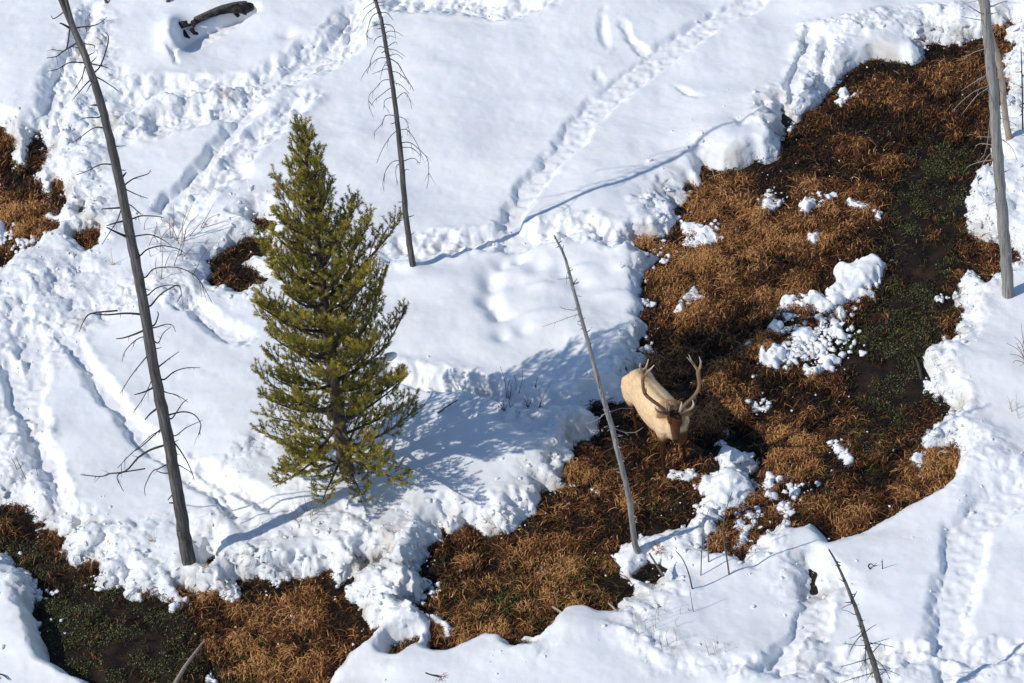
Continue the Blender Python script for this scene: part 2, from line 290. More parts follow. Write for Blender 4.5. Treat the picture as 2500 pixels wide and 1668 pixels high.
def wood(name,a,bb,c_,vec,scale=9.,bstr=.6):
    m,t,b=mat(name,a,.85,.15); n,r=noise_ramp(t,scale,[(.32,a),(.5,bb),(.7,c_)],vec=vec,detail=8,rough=.7); t.links.new(r.outputs[0],b.inputs['Base Color']); bump(t,b,n.outputs['Fac'],bstr,.02); return m
m_dark=wood('weathered_dark_wood',(.030,.027,.026),(.10,.092,.087),(.23,.21,.20),(4,4,.2))
m_mid=wood('weathered_brown_wood',(.055,.05,.047),(.14,.125,.115),(.26,.23,.20),(4,4,.2))
m_grey=wood('weathered_grey_wood',(.10,.092,.088),(.27,.255,.24),(.42,.40,.37),(5,5,.15))
m_pale=wood('bare_pale_wood',(.26,.20,.15),(.42,.34,.26),(.52,.45,.37),(3,3,.3))
m_char=wood('charred_wood',(.008,.008,.009),(.03,.028,.027),(.13,.12,.115),(1,1,1),6)
m_bark=wood('pine_bark',(.045,.035,.03),(.11,.085,.07),(.2,.16,.13),(2,2,.8),14)
m_limb,_,_=mat('pine_limb',(.075,.06,.048),.85,.1)
m_twig,_,_=mat('dead_twig',(.045,.04,.04),.8,.15)
m_twigp,_,_=mat('bleached_twig',(.32,.29,.26),.8,.15)
m_willow,_,_=mat('willow_stem',(.22,.10,.05),.6,.25)
m_straw,_,_=mat('straw_stem',(.42,.30,.14),.7,.2)
# ---------------------------------------------------------------- ground
def axis(a,b,s,far):
    c=list(np.arange(a,b,s)); st=s*1.6; l=[a-st]; 
    while l[-1]>-far: st*=1.35; l.append(l[-1]-st)
    st=s*1.6; r_=[c[-1]+st]
    while r_[-1]<far: st*=1.35; r_.append(r_[-1]+st)
    return np.array(l[::-1]+c+r_)
def gridfaces(nx,ny):
    i=np.arange((nx-1)*(ny-1)); a=(i//(ny-1))*ny+i%(ny-1); return np.stack([a,a+ny,a+ny+1,a+1],1)
SS=.024
ax=axis(-9.6,10.6,SS,900); ay=axis(-10.2,12.6,SS,900); X,Y=np.meshgrid(ax,ay,indexing='ij')
Hh,R,f,sdw=hsnow(X,Y,True)
far=np.maximum(np.abs(X)-10,0)+np.maximum(np.abs(Y)-12,0); Hh=Hh+far*.0
k=np.clip(R+.3*(sdw<.25),0,1)*(np.abs(X)<11)*(np.abs(Y)<13)*(f>.15)*(sdw>0)
k2=k*np.where((sdw>0)&(sdw<.3),1.3,.8); ZA=X+2.3*Hh; ZB=Y-1.9*Hh
XX=X+k2*(.05*vn(ZA,ZB,.16,80)+.028*vn(ZA,ZB,.07,81)); YY=Y+k2*(.05*vn(ZB,ZA,.16,82)+.028*vn(ZB,ZA,.07,83))
V=np.stack([XX,YY,Hh],2).reshape(-1,3); F=gridfaces(len(ax),len(ay))
hz=Hh.reshape(-1); keep=(hz[F]>-.155).any(1); F=F[keep]
used=np.zeros(len(V),bool); used[F.ravel()]=True; idx=np.cumsum(used)-1
dirt=np.clip(np.exp(-np.maximum(sdw,0)/.22)*(.55*fbm(X,Y,.35,150,3)+.05)+.5*sm(.62,.95,fbm(X,Y,.5,151,2))*R,0,.5)
cA=np.stack([np.clip(R+.3*(sdw<.2),0,1),dirt,R*0],2).reshape(-1,3)
o=link('snow_ground',npmesh('snow_ground',V[used],idx[F],cA[used]),m_snow); tag(o,'deep white snow cover with churned animal trails and crumbled banks',kind='structure')
gx2=np.arange(-11.2,11.8,.045); gy2=np.arange(-11.2,13.,.045); X,Y=np.meshgrid(gx2,gy2,indexing='ij')
o=link('marsh_ground',npmesh('marsh_ground',np.stack([X,Y,gz(X,Y)],2).reshape(-1,3),gridfaces(len(gx2),len(gy2))),m_mud); tag(o,'dark wet mud bed under the matted marsh grass',kind='structure')
# ---------------------------------------------------------------- matted sedge
wetpolys=[[(1560,1020),(1760,1010),(1760,1080),(1700,1110),(1620,1090)],[(2080,330),(2230,330),(2215,480),(2190,620),(2165,760),(2130,900),(2060,960),(1960,920),(1930,810),(1960,740),(2010,690),(2040,620),(2040,480)],
 [(0,1250),(120,1270),(230,1340),(420,1400),(430,1470),(560,1568),(560,1640),(0,1640),(60,1400)],
 [(960,1290),(1000,1310),(1000,1400),(960,1440),(930,1400)],
 [(1790,250),(1840,300),(1800,380),(1700,400),(1700,380)],[(40,370),(100,420),(60,480),(30,420)]]
WET=np.full(GX.shape,1e9)
for P in wetpolys: WET=np.minimum(WET,sdf(GX,GY,G(P)))
greenpolys=[[(980,1330),(1100,1350),(1230,1300),(1420,1270),(1420,1380),(1250,1440),(1150,1460),(1040,1440)],[(0,1230),(80,1240),(180,1330),(100,1330)],[(1960,970),(2080,930),(2100,1000),(1980,1080)],[(520,1480),(620,1490),(620,1568),(430,1568)],[(1480,1140),(1560,1140),(1560,1170),(1480,1170)]]
GRN=np.full(GX.shape,1e9)
for P in greenpolys+[wetpolys[1],wetpolys[2]]: GRN=np.minimum(GRN,sdf(GX,GY,G(P)))
def scatter(n,cond):
    out=[]; tot=0
    while tot<n:
        x=RS.uniform(-10.5,11,60000); y=RS.uniform(-10.8,12.5,60000); sd=samp(SD,x,y)
        m=(sd<.06); x,y=x[m],y[m]; m=cond(x,y); out.append(np.stack([x[m],y[m]],1)); tot+=m.sum()
    return np.vstack(out)[:n]
def tuss(x,y): return vn(x,y,.5,101)*.45+vn(x,y,.2,102)*.6+vn(x,y,1.6,103)*.3
CRK=sdf(GX,GY,G(M4[5]))
HOOF=[(1525.5,1085),(1574,1062),(1465,1006)]
def gcond(x,y):
    wet=sm(.25,-.15,samp(WET,x,y)); d=np.clip(.50+.85*tuss(x,y),.16,1)*(1-.9*wet)*(1-.45*sm(.2,-.1,samp(GRN,x,y)))*(1-.5*sm(.2,.0,samp(M4D,x,y)))*(samp(CRK,x,y)>.12)
    for px,py in HOOF: g_=gnd(px,py); d=d*(1-.93*np.exp(-((x-g_[0])**2+((y-g_[1]+.06)/1.3)**2)/.15**2))
    return RS.rand(len(x))<d
def make_grass():
    NT=17500; T=scatter(NT,gcond); x,y=T[:,0],T[:,1]; NB=16
    wet=sm(.3,-.2,samp(WET,x,y)); grn=sm(.2,-.1,samp(GRN,x,y)); ts=tuss(x,y)
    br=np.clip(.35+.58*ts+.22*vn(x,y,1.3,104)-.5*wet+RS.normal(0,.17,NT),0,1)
    dk=np.zeros(NT)
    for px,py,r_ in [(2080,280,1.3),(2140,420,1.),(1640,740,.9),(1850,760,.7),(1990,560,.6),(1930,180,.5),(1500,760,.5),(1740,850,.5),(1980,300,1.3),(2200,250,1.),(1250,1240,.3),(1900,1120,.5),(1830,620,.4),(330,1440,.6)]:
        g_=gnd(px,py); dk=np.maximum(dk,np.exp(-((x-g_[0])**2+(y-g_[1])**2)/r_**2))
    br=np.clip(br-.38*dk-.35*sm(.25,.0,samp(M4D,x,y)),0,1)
    for px,py,r_ in [(1490,1065,.45),(1540,1110,.35),(1420,1120,.5),(1600,1080,.3),(2100,375,.35),(1590,700,.35),(1300,1330,.4),(700,1470,1.2),(1500,600,.6),(1300,1190,1.),(1800,1150,.8),(2180,960,.4)]:
        g_=gnd(px,py); br=np.clip(br+.22*np.exp(-((x-g_[0])**2+(y-g_[1])**2)/r_**2),0,1)
    pal=np.array([[.010,.006,.004],[.042,.017,.008],[.145,.050,.017],[.34,.132,.042],[.66,.35,.13]])
    ang=vn(x,y,.9,105)*3.1+RS.normal(0,.5,NT)
    n=NT*NB; ti=np.repeat(np.arange(NT),NB)
    bx=x[ti]+RS.normal(0,.045,n); by=y[ti]+RS.normal(0,.045,n)
    a=ang[ti]+RS.normal(0,1.25,n); L=RS.uniform(.05,.165,n)*(1-.2*wet[ti]); hgt=RS.uniform(.008,.085,n)*np.clip(.35+ts[ti]+RS.rand(n)*.5,.15,1.3)
    cv=RS.normal(0,.28,n); wdt=RS.uniform(.0026,.0066,n); lg=RS.rand(n)<.05; L=np.where(lg,L*1.9,L); hgt=np.where(lg,hgt*.8+.03,hgt)
    z0=gz(bx,by)+.05*np.clip(ts[ti],0,1)+RS.uniform(0,.03,n)
    V=np.zeros((n,8,3)); 
    for k_,(tt,hh) in enumerate([(0,0),(.4,.9),(.75,.8),(1.,.25)]):
        aa=a+cv*tt; px=bx+np.cos(aa)*L*tt; py=by+np.sin(aa)*L*tt; pz=z0+hgt*hh; ww=wdt*(1.,1.1,.8,.3)[k_]
        V[:,2*k_]=np.stack([px-np.sin(aa)*ww,py+np.cos(aa)*ww,pz],1); V[:,2*k_+1]=np.stack([px+np.sin(aa)*ww,py-np.cos(aa)*ww,pz+ww*.4],1)
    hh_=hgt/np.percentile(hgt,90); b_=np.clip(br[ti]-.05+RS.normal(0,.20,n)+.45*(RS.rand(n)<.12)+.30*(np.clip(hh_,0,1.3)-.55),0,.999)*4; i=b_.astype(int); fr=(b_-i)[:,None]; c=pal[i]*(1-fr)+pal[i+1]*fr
    g_=(RS.rand(n)<(.05+.10*grn[ti]))[:,None]; c=np.where(g_,np.array([.13,.13,.025])*(.3+1.2*RS.rand(n,1)),c)
    b0=np.arange(n)*8; Fs=[np.stack([b0+2*q,b0+2*q+1,b0+2*q+3,b0+2*q+2],1) for q in range(3)]
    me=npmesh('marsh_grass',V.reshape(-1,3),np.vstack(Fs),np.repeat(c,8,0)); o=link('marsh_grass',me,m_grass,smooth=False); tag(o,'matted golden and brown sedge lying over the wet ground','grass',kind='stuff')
make_grass()
def make_weed():
    n=42000; T=scatter(n,lambda x,y: RS.rand(len(x))<(.04+.96*sm(.15,-.15,samp(GRN,x,y)))*np.clip(.45+1.2*vn(x,y,.3,120)+.4*vn(x,y,.9,121),0,1)); x,y=T[:,0],T[:,1]
    r_=RS.uniform(.006,.016,n); a=RS.uniform(0,6.28,n); z=gz(x,y)+RS.uniform(.01,.045,n); tx=RS.normal(0,.5,n); ty=RS.normal(0,.5,n)
    V=np.zeros((n,4,3))
    for k_ in range(4):
        q=a+k_*math.pi/2; dx=np.cos(q)*r_*(1 if k_%2 else .6); dy=np.sin(q)*r_*(1 if k_%2 else .6); V[:,k_]=np.stack([x+dx,y+dy,z+dx*tx+dy*ty],1)
    c=np.array([.050,.062,.016])*(.3+2.8*RS.rand(n,1)**3)+np.array([.03,.018,0])*RS.rand(n,1)
    me=npmesh('water_weed',V.reshape(-1,3),np.arange(n*4).reshape(n,4),np.repeat(c,4,0)); tag(link('water_weed',me,m_weed,smooth=False),'low dark green water weed in the wettest channel','weed',kind='stuff')
make_weed()
# ---------------------------------------------------------------- snow crumbs
def ico():
    import bmesh
    bm=bmesh.new(); bmesh.ops.create_icosphere(bm,subdivisions=2,radius=1); bm.verts.ensure_lookup_table()
    v=np.array([x.co[:] for x in bm.verts]); f_=np.array([[q.index for q in p.verts] for p in bm.faces]); bm.free(); return v,f_
IV,IF=ico()
def clods(name,P,Rr,label):
    n=len(P); m=len(IV); V=np.zeros((n,m,3))
    for i in range(n):
        A=np.array(Matrix.Rotation(random.uniform(0,6.3),3,Vector((random.random()-.5,random.random()-.5,random.random())).normalized()))
        v=IV@A; s_=1+.34*np.sin(v[:,0]*3.1+i)*np.cos(v[:,1]*3.7+i*2)+.26*np.sin(v[:,2]*5+i*3)+.15*np.sin(v[:,0]*8+v[:,1]*7+i)
        V[i]=(v*s_[:,None])*Rr[i]*np.array([random.uniform(.8,1.3),random.uniform(.8,1.3),random.uniform(.6,.9)])+P[i]
    F=(IF[None]+np.arange(n)[:,None,None]*m).reshape(-1,3)
    return link(name,npmesh(name,V.reshape(-1,3),F,np.tile([[.6,0,0]],(n*m,1))),m_snow)
def make_crumbs():
    P=[];Rr=[]
    # along the banks
    x=RS.uniform(-10,10.5,240000); y=RS.uniform(-10,12.3,240000); sd=samp(SD,x,y); er=samp(edge_rough,x,y)
    pr=np.where(sd<0,np.exp(sd/.05)*.10,np.exp(-sd/.25)*.16)*er; m=(RS.rand(len(x))<pr)&(sd>-.35)&(sd<1); x,y=x[m],y[m]
    h=np.maximum(hsnow(x,y),gz(x,y)+.03)
    for a,b_,c in zip(x,y,h):
        r_=.009+.036*random.random()**3.; P.append((a,b_,c+r_*.15)); Rr.append(r_)
    # loose in churned snow
    x=RS.uniform(-10,10.5,160000); y=RS.uniform(-10,12.3,160000); Rg=np.maximum(samp(ROUGH,x,y),samp(CH,x,y)*.5); sd=samp(SD,x,y); m=(RS.rand(len(x))<.045*Rg**1.5)&(sd>.3); x,y=x[m],y[m]; h=hsnow(x,y)
    for a,b_,c in zip(x,y,h):
        r_=.007+.022*random.random()**3; P.append((a,b_,c+r_*.1)); Rr.append(r_)
    # specks and clusters in the grass
    cl=[(1900,770,.55,150),(1860,810,.45,130),(1800,830,.35,60),(1800,725,.25,40),(1850,700,.3,50),(1940,700,.25,40),(1760,800,.2,20),(1590,700,.22,40),(1860,450,.2,26),(1765,465,.25,30),(2150,1060,.4,24),(1590,640,.5,12),(1740,1120,.3,35),(1700,1060,.2,30),(1830,1130,.25,24),(1800,1175,.2,24),(1720,1180,.25,40),(1575,1088,.14,22),(1000,1350,.15,14),(230,1340,.2,16),(85,1360,.2,30),(90,1450,.25,16),(960,1370,.25,20),(1800,300,.25,24),(1620,540,.35,60),(1600,560,.25,30),(1520,590,.3,30),(1480,700,.15,25),(1485,800,.15,25),(2160,690,.12,14),(2160,800,.12,12),(1930,1030,.2,12),(1750,935,.2,12),(640,1340,.25,18),(20,540,.2,30),(60,560,.25,40)]
    for px,py,s_,n in cl:
        g_=gnd(px,py)
        for _ in range(n):
            a=g_[0]+random.gauss(0,s_*.5); b_=g_[1]+random.gauss(0,s_*.5); r_=.012+.045*random.random()**2.2; P.append((a,b_,gz1(a,b_)+.04+r_*.4)); Rr.append(r_)
    T=scatter(300,lambda x,y: (RS.rand(len(x))<.5)&(samp(WET,x,y)>.05))
    for a,b_ in T: r_=.006+.014*random.random()**2; P.append((a,b_,gz1(a,b_)+.06)); Rr.append(r_)
    o=clods('snow_crumbs',np.array(P),Rr,''); tag(o,'loose white snow crumbs fallen along the banks and in the grass','snow crumbs',kind='stuff')
make_crumbs()
# ---------------------------------------------------------------- snow patches lying in the marsh
def patch(label,polys,h=.14,lump=1.,seed=1,s=.018,group='snow patches left in the marsh grass'):
    polys=[G(P,.05) for P in polys]; a=np.array([p for P in polys for p in P]); mn=a.min(0)-.12; mx=a.max(0)+.12
    X,Y=np.meshgrid(np.arange(mn[0],mx[0],s),np.arange(mn[1],mx[1],s),indexing='ij'); sd=np.full(X.shape,1e9)
    for P in polys: sd=np.minimum(sd,sdf(X,Y,P))
    d=-sd+.025+.045*vn(X,Y,.16,seed+200)+.045*vn(X,Y,.07,seed+201); f=1-(1-np.clip(d/.17,0,1))**1.8
    XW=X+.04*vn(X,Y,.1,seed+210); YW=Y+.04*vn(X,Y,.1,seed+211); z=h*(.8+.3*vn(X,Y,.4,seed+202))+lump*(.08*(domes(XW,YW,.26,seed+203)-.3)+.04*(domes(XW,YW,.12,seed+204)-.25)+.045*vn(X,Y,.13,seed+205)+.025*vn(X,Y,.06,seed+207)+.03*vn(X,Y,.3,seed))
    z=np.maximum(z,.03)*f+gz(X,Y)+.035; z=np.where(d>0,z,gz(X,Y)-.06)
    kx=.02*vn(X,Y,.08,seed+206)*(d>.02); F=gridfaces(*X.shape); dd=d.reshape(-1); keep=(dd[F]>-.0).any(1); F=F[keep]
    V=np.stack([X+kx,Y+kx*.7,z],2).reshape(-1,3); c=V[np.unique(F)].mean(0); c[2]=gz1(c[0],c[1])
    used=np.zeros(len(V),bool); used[F.ravel()]=True; idx=np.cumsum(used)-1
    o=link('snow_patch',npmesh('snow_patch',V[used]-c,idx[F],np.tile([[.5*min(1,lump),0,0]],(int(used.sum()),1))),m_snow); o.location=Vector(c); tag(o,label,'snow patch',group); return o
def ell(cx,cy,rx,ry,rot=0,n=12):
    r_=math.radians(rot); return [(cx+rx*math.cos(a)*math.cos(r_)-ry*math.sin(a)*math.sin(r_),cy+rx*math.cos(a)*math.sin(r_)+ry*math.sin(a)*math.cos(r_)) for a in [2*math.pi*i/n for i in range(n)]]
patch('largest snow patch in the marsh, a smooth slab pointing to the upper right',[[(2033,612),(2008,601),(1976,603),(1950,618),(1922,618),(1918,639),(1900,668),(1893,690),(1918,708),(1943,708),(1946,690),(2001,682),(1994,664),(2022,640)]],.22,.25,1)
patch('lumpy snow heap joined to the lower left end of the big smooth slab',[[(1893,690),(1870,665),(1842,688),(1803,682),(1788,700),(1770,718),(1814,718),(1864,712),(1918,716),(1943,715)]],.12,1.,2)
patch('round snow lump just below the joint of the big slab and the heap',[ell(1885,731,12,18)],.18,.5,3)
patch('pair of snow lumps right of the round lump and above the long loaf',[ell(1909,720,12,15),ell(1928,722,11,14)],.13,.7,4)
patch('long loaf shaped snow lump at the right edge of the broken snow',[ell(1926,762,25,11,32)],.16,.35,5)
patch('small round snow lump at the left edge of the broken snow',[ell(1778,745,13,14)],.12,.6,6)
patch('wide cluster of rounded snow lumps at the lower left of the broken snow',[ell(1752,818,13,20),ell(1778,815,24,18),ell(1775,838,20,10)],.15,.8,7)
patch('rounded snow lump between the cluster and the curved snow strip',[ell(1803,795,13,12)],.13,.5,8)
patch('curved snow strip leaning left above the hooked snow lump',[ell(1884,796,10,19,-38)],.14,.5,9)
patch('hooked snow lump below the curved strip',[ell(1899,823,24,9,8),ell(1896,838,14,10)],.14,.5,10)
patch('blunt snow lump lowest of the broken snow',[ell(1861,850,20,13)],.13,.6,11)
patch('thin crumbly snow spread in the middle of the broken snow',[[(1800,750),(1850,745),(1880,755),(1860,780),(1845,800),(1820,800),(1815,775)]],.05,.8,12)
patch('crumbly snow cap on a brown grass tussock left of the dark pool',[[(1540,722),(1552,690),(1575,665),(1592,652),(1618,664),(1640,700),(1612,690),(1585,695),(1568,720)]],.08,.9,13)
patch('small snow patch in grass straight above the heap and left of the weed channel',[[(1840,548),(1852,540),(1870,532),(1892,534),(1890,548),(1870,560),(1846,562)]],.06,.8,14)
patch('snow patch right of the antlers of the elk',[[(1720,920),(1735,920),(1748,928),(1768,924),(1776,930),(1764,940),(1766,952),(1755,940),(1735,935)]],.06,.8,15)
patch('snow streak left of the upright snow block',[[(1730,478),(1750,462),(1755,448),(1772,450),(1796,455),(1790,465),(1775,470),(1755,485)]],.05,.8,16)
patch('upright snow block with a pointed top standing in the grass',[ell(1850,470,12,13),ell(1848,462,7,9)],.30,.15,17)
patch('snow streak right of the upright snow block',[[(1862,476),(1878,462),(1895,455),(1890,444),(1915,440),(1918,448),(1898,466),(1880,478)]],.05,.8,18)
patch('narrow diagonal snow strip above the weed channel',[[(1942,462),(1952,458),(1975,466),(1995,476),(2020,488),(2014,496),(1985,486),(1962,472),(1944,470)]],.07,.6,19)
patch('pointed snow block beside the folded snow bank at the top',[ell(1936,215,13,14),[(1915,228),(1930,236),(1950,222),(1980,208),(1975,216),(1945,234)]],.18,.3,20)
patch('crumbled snow tongue reaching right from the left bank',[[(1562,505),(1580,514),(1610,518),(1640,528),(1655,545),(1630,558),(1600,566),(1568,572),(1580,556),(1598,540),(1575,530)]],.07,.9,21)
patch('upright snow lump near the middle of the lower grass',[ell(1942,1046,13,16)],.10,.4,22)
patch('tiny snow lump just above the upright lump in the lower grass',[ell(1928,1026,8,8)],.08,.4,23)
patch('snow lump by the right bank left of the rusty grass',[ell(2104,1062,14,15)],.10,.7,24)
patch('flat snow bit just below the lump by the right bank',[ell(2110,1092,12,7)],.05,.6,25)
patch('upright crumbly snow ridge right of the snow peninsula',[[(1754,1086),(1768,1080),(1780,1100),(1776,1130),(1784,1140),(1762,1140),(1758,1120)]],.10,.9,26)
patch('snow wing attached to the top right of the crumbly ridge',[[(1780,1096),(1800,1090),(1815,1085),(1818,1098),(1796,1104),(1784,1104)]],.08,.7,27)
patch('small lumpy snow patch below the snow wing',[ell(1822,1130,14,8,-10)],.06,.8,28)
patch('snow patch at the foot of the crumbly ridge',[[(1775,1165),(1785,1150),(1800,1156),(1815,1150),(1808,1168),(1806,1178),(1786,1174)]],.06,.8,29)
patch('tall crumbled snow patch left of the lower dark inlet',[[(1684,1192),(1700,1186),(1722,1198),(1728,1210),(1715,1230),(1726,1240),(1700,1252),(1682,1262),(1690,1236),(1688,1212)]],.08,.9,30)
patch('trampled snow patch at the front hooves of the elk',[[(1540,1080),(1556,1078),(1585,1076),(1592,1084),(1580,1096),(1560,1100),(1542,1092)]],.03,.8,31)
patch('small snow patch in the shade right of the elk head',[ell(1654,1012,14,4,-8),ell(1662,984,3,3)],.04,.5,32)
patch('snow flake patch in the brown grass left of the lower snag',[ell(1245,1296,14,5,20)],.03,.5,33)
patch('small snow bar on the grass left of the leaning snag',[ell(1370,1126,14,4,12)],.03,.5,34)
patch('snow shelf left of the dark water under the lower bank',[[(985,1420),(1020,1430),(1040,1446),(1022,1452),(1000,1440)]],.05,.7,35)
patch('small snow bit below the left bank near the fallen stick',[ell(402,1390,12,6,-20)],.04,.6,36)
patch('small white snow patch at the bottom edge beside the pale sticks',[ell(485,1558,12,10)],.08,.6,37)
patch('snow lump at the left picture edge beside the grass hollow',[ell(2,535,12,26)],.15,.6,38)
# ---------------------------------------------------------------- dead trees
def Z1(L,ox=0,oy=0,k_=.36): return [[(ox+k_*a,oy+k_*b_) for a,b_ in P] for P in L]
def trunk_fn(B,pix,lean=0.):
    """3D points of a trunk that follows traced pixels while standing upright over B"""
    T=toppt(B,*pix[-1]); pts=[]
    for i,(px,py) in enumerate(pix):
        d=ray(px,py); y=B[1]+(T[1]-B[1]+lean)*i/(len(pix)-1); t=(y-CAM[1])/d[1]; pts.append(CAM+d*t)
    return pts
def dead_tree(label,pix,widths,brs,mt,mb,br_r=.011,stubs=20,name='dead_tree',onsn=True,seed=1,cat='dead tree',group=None,lean=0.):
    random.seed(seed)
    B=onsnow(*pix[0]) if onsn else gnd(pix[0][0],pix[0][1],gz1(*gnd(*pix[0])[:2])); pts=trunk_fn(B,pix,lean)
    t=thing(name,B,label,cat,group)
    rad=[w_/2/139. for w_ in widths]
    pr=cr(np.hstack([np.array(pts),np.array(rad)[:,None]]),8); d0=pr[0,:3]-pr[1,:3]; d0/=np.linalg.norm(d0)
    st=np.append(pr[0,:3]+d0*.45,pr[0,3]*1.15); st2=np.append(pr[0,:3]+d0*.04,pr[0,3]*1.04); pr=np.vstack([st,st2,pr[1:]])
    P=pr[:,:3].copy(); 
    for i in range(3,len(P)-1): P[i]+=np.array([random.uniform(-1,1),random.uniform(-1,1),0])*pr[i,3]*.10
    m=MB(); m.tube(P,pr[:,3],14,wob=.10); m.build('trunk',mt,t)
    for bi,br in enumerate(brs):
        tk=len(br)>0 and br[0][0]=='T'
        if tk: br=br[1:]
        kdep=random.uniform(-.75,.75); x0=br[0][0]; fr_=min(1,max(0,(pix[0][1]-br[0][1])/(pix[0][1]-pix[-1][1]))); BB=B+np.array([0,lean*fr_,0]); L=[]
        for j,(px,py) in enumerate(br):
            lat=math.hypot(px-br[0][0],(py-br[0][1])*.4)/139.; L.append(onplane(px,py,BB,kdep*lat))
        # root it inside the trunk
        i=np.argmin([np.linalg.norm(q-L[0]) for q in P]); L=[P[i]*.5+L[0]*.5]+L
        r0=br_r*(2. if tk else 1.)*random.uniform(.8,1.2); q=cr(L,4); n=len(q); m=MB()
        m.tube(q,[r0*(1-.72*i/(n-1))+.0012 for i in range(n)],5)
        ln=sum(np.linalg.norm(q[i+1]-q[i]) for i in range(n-1))
        for _ in range(int(ln*5)+(1 if ln>.3 else 0)):
            i=random.randint(n//3,n-2); d=q[i+1]-q[i]; d/=np.linalg.norm(d)+1e-9; v=d*.7+np.array([random.uniform(-.6,.6),random.uniform(-.8,.8),random.uniform(-1.,.35)]); l=random.uniform(.05,.22)*min(1,ln)
            a=q[i]; b_=a+v*l*.5; c_=b_+(v+np.array([0,0,-.3]))*l*.5; m.tube([a,b_,c_],[.0045,.003,.0015],4,False)
        m.build('branch',mb,t)
    for _ in range(stubs):
        i=random.randint(4,len(P)-4); a=random.uniform(0,6.28); d=np.array([math.cos(a),math.sin(a),random.uniform(-.2,.5)]); l=pr[i,3]+random.uniform(.02,.11); m=MB()
        m.tube([P[i],P[i]+d*l*.8,P[i]+d*l+np.array([0,0,.01])],[.010,.006,.003],5); m.build('branch_stub',mb,t)
    return t,P,pr[:,3]
T='T'
def X_(L,ox,oy):
    out=[]
    for P in L:
        q=[(ox+.36*a,oy+.36*b_) for a,b_ in [p for p in P if p!='T']]; out.append(([('T',0)] if P[0]=='T' else [])+q)
    return out
def fixT(L): return [[('T',)]+P[1:] if P[0]==('T',0) else P for P in L]
brL=X_([[(410,75),(345,120),(325,100)],[T,(445,180),(400,155),(380,148)],[(445,190),(430,290),(405,325),(330,315)],[(480,280),(400,330),(360,360),(300,370)],[(525,400),(440,400),(370,440),(305,455)],[(500,175),(590,165),(640,145),(680,110)],[(530,280),(600,290),(600,310)],[(590,470),(640,420),(685,290),(690,230),(670,205)],[(565,405),(640,420),(690,435)],[(600,485),(650,510),(720,555),(755,580)],[(540,430),(520,500),(455,600)],[(565,520),(510,580),(460,640)],[(575,545),(550,590)],[T,(610,670),(577,672)],[(625,750),(560,750),(510,762)],[(640,812),(590,820),(520,870),(455,915)],[(710,1050),(640,1050),(560,1090),(490,1115)],[(790,1185),(850,1140),(940,1110),(960,1085)],[(795,1205),(870,1240),(940,1265)],[T,(775,1325),(700,1330),(650,1332)],[(780,1310),(750,1400),(700,1480),(650,1560)],[T,(795,1408),(740,1420),(680,1440)],[T,(808,1510),(740,1480),(680,1450)],[(845,1395),(900,1377),(1000,1380),(1045,1388)],[(825,1305),(870,1340),(900,1370)],[(735,935),(800,930)],[T,(780,1130),(805,1100)],[(870,1505),(960,1497),(1040,1530),(1090,1567)]],0,0)
brL+=X_([[(900,320),(940,285),(1030,262),(1130,280),(1180,310)],[(932,460),(980,410),(1060,398),(1150,405),(1240,450),(1300,530),(1350,620)],[(952,570),(1000,530),(1080,512),(1150,520)],[(965,640),(1020,575),(1090,530),(1140,515),(1155,570),(1130,620)],[T,(905,700),(800,692),(680,702),(572,693)],[(580,694),(530,750),(505,810)],[T,(930,795),(860,825),(790,848),(738,855)],[(935,838),(870,860),(800,930),(778,1000)],[(990,760),(1010,700),(1000,680)],[(1000,780),(1060,762),(1100,770),(1120,810)],[(1010,880),(1040,820),(1090,778)],[(955,945),(900,1010),(830,1100),(765,1205)],[(1035,1015),(1080,980),(1140,937)],[(1055,1110),(1110,1065),(1190,1040),(1275,1040)],[(980,1085),(930,1200),(850,1330)],[T,(998,1155),(930,1190),(858,1212)],[(1070,1200),(1130,1215),(1200,1260)],[(1100,1360),(1160,1270),(1195,1240)],[(1095,1335),(1170,1320),(1240,1340),(1280,1400),(1270,1465)],[(1125,1470),(1190,1420),(1290,1375)],[T,(1015,1290),(960,1330),(925,1370)],[(1045,1440),(980,1460),(860,1565)]],0,470)
brL+=X_([[(1045,-70),(900,60),(840,100),(750,195)],[T,(1058,48),(960,80),(880,130),(800,215),(700,232),(640,250),(515,238)],[(755,235),(770,310),(790,345)],[(1078,165),(1010,200),(970,220),(925,310),(925,370)],[(1090,228),(1040,228),(1000,215)],[(1100,20),(1160,100),(1200,170),(1225,230),(1240,275)],[(1150,182),(1230,230)],[T,(1125,335),(1070,400)],[T,(1120,420),(1078,418)]],0,1003.9)
brL=fixT(brL)
tl,PL,RL=dead_tree('tallest dark dead tree, many bare branches, leaning left of the green pine',[(433,1288),(415,1180),(388,1020),(354,850),(322,660),(287,480),(248,300),(203,150),(140,0),(110,-70)],[31,27,25,23,21,19.5,17,14,11,9],brL,m_dark,m_twig,.012,26,seed=3)
m=MB(); q=[onplane(px,py,PL[0],-.05) for px,py in [(147,-20),(160,30),(172,70),(190,110),(203,150),(214,185)]]; m.tube(cr(q,3),[.022+.002*i for i in range(16)],8); m.build('split_stem',m_mid,tl)
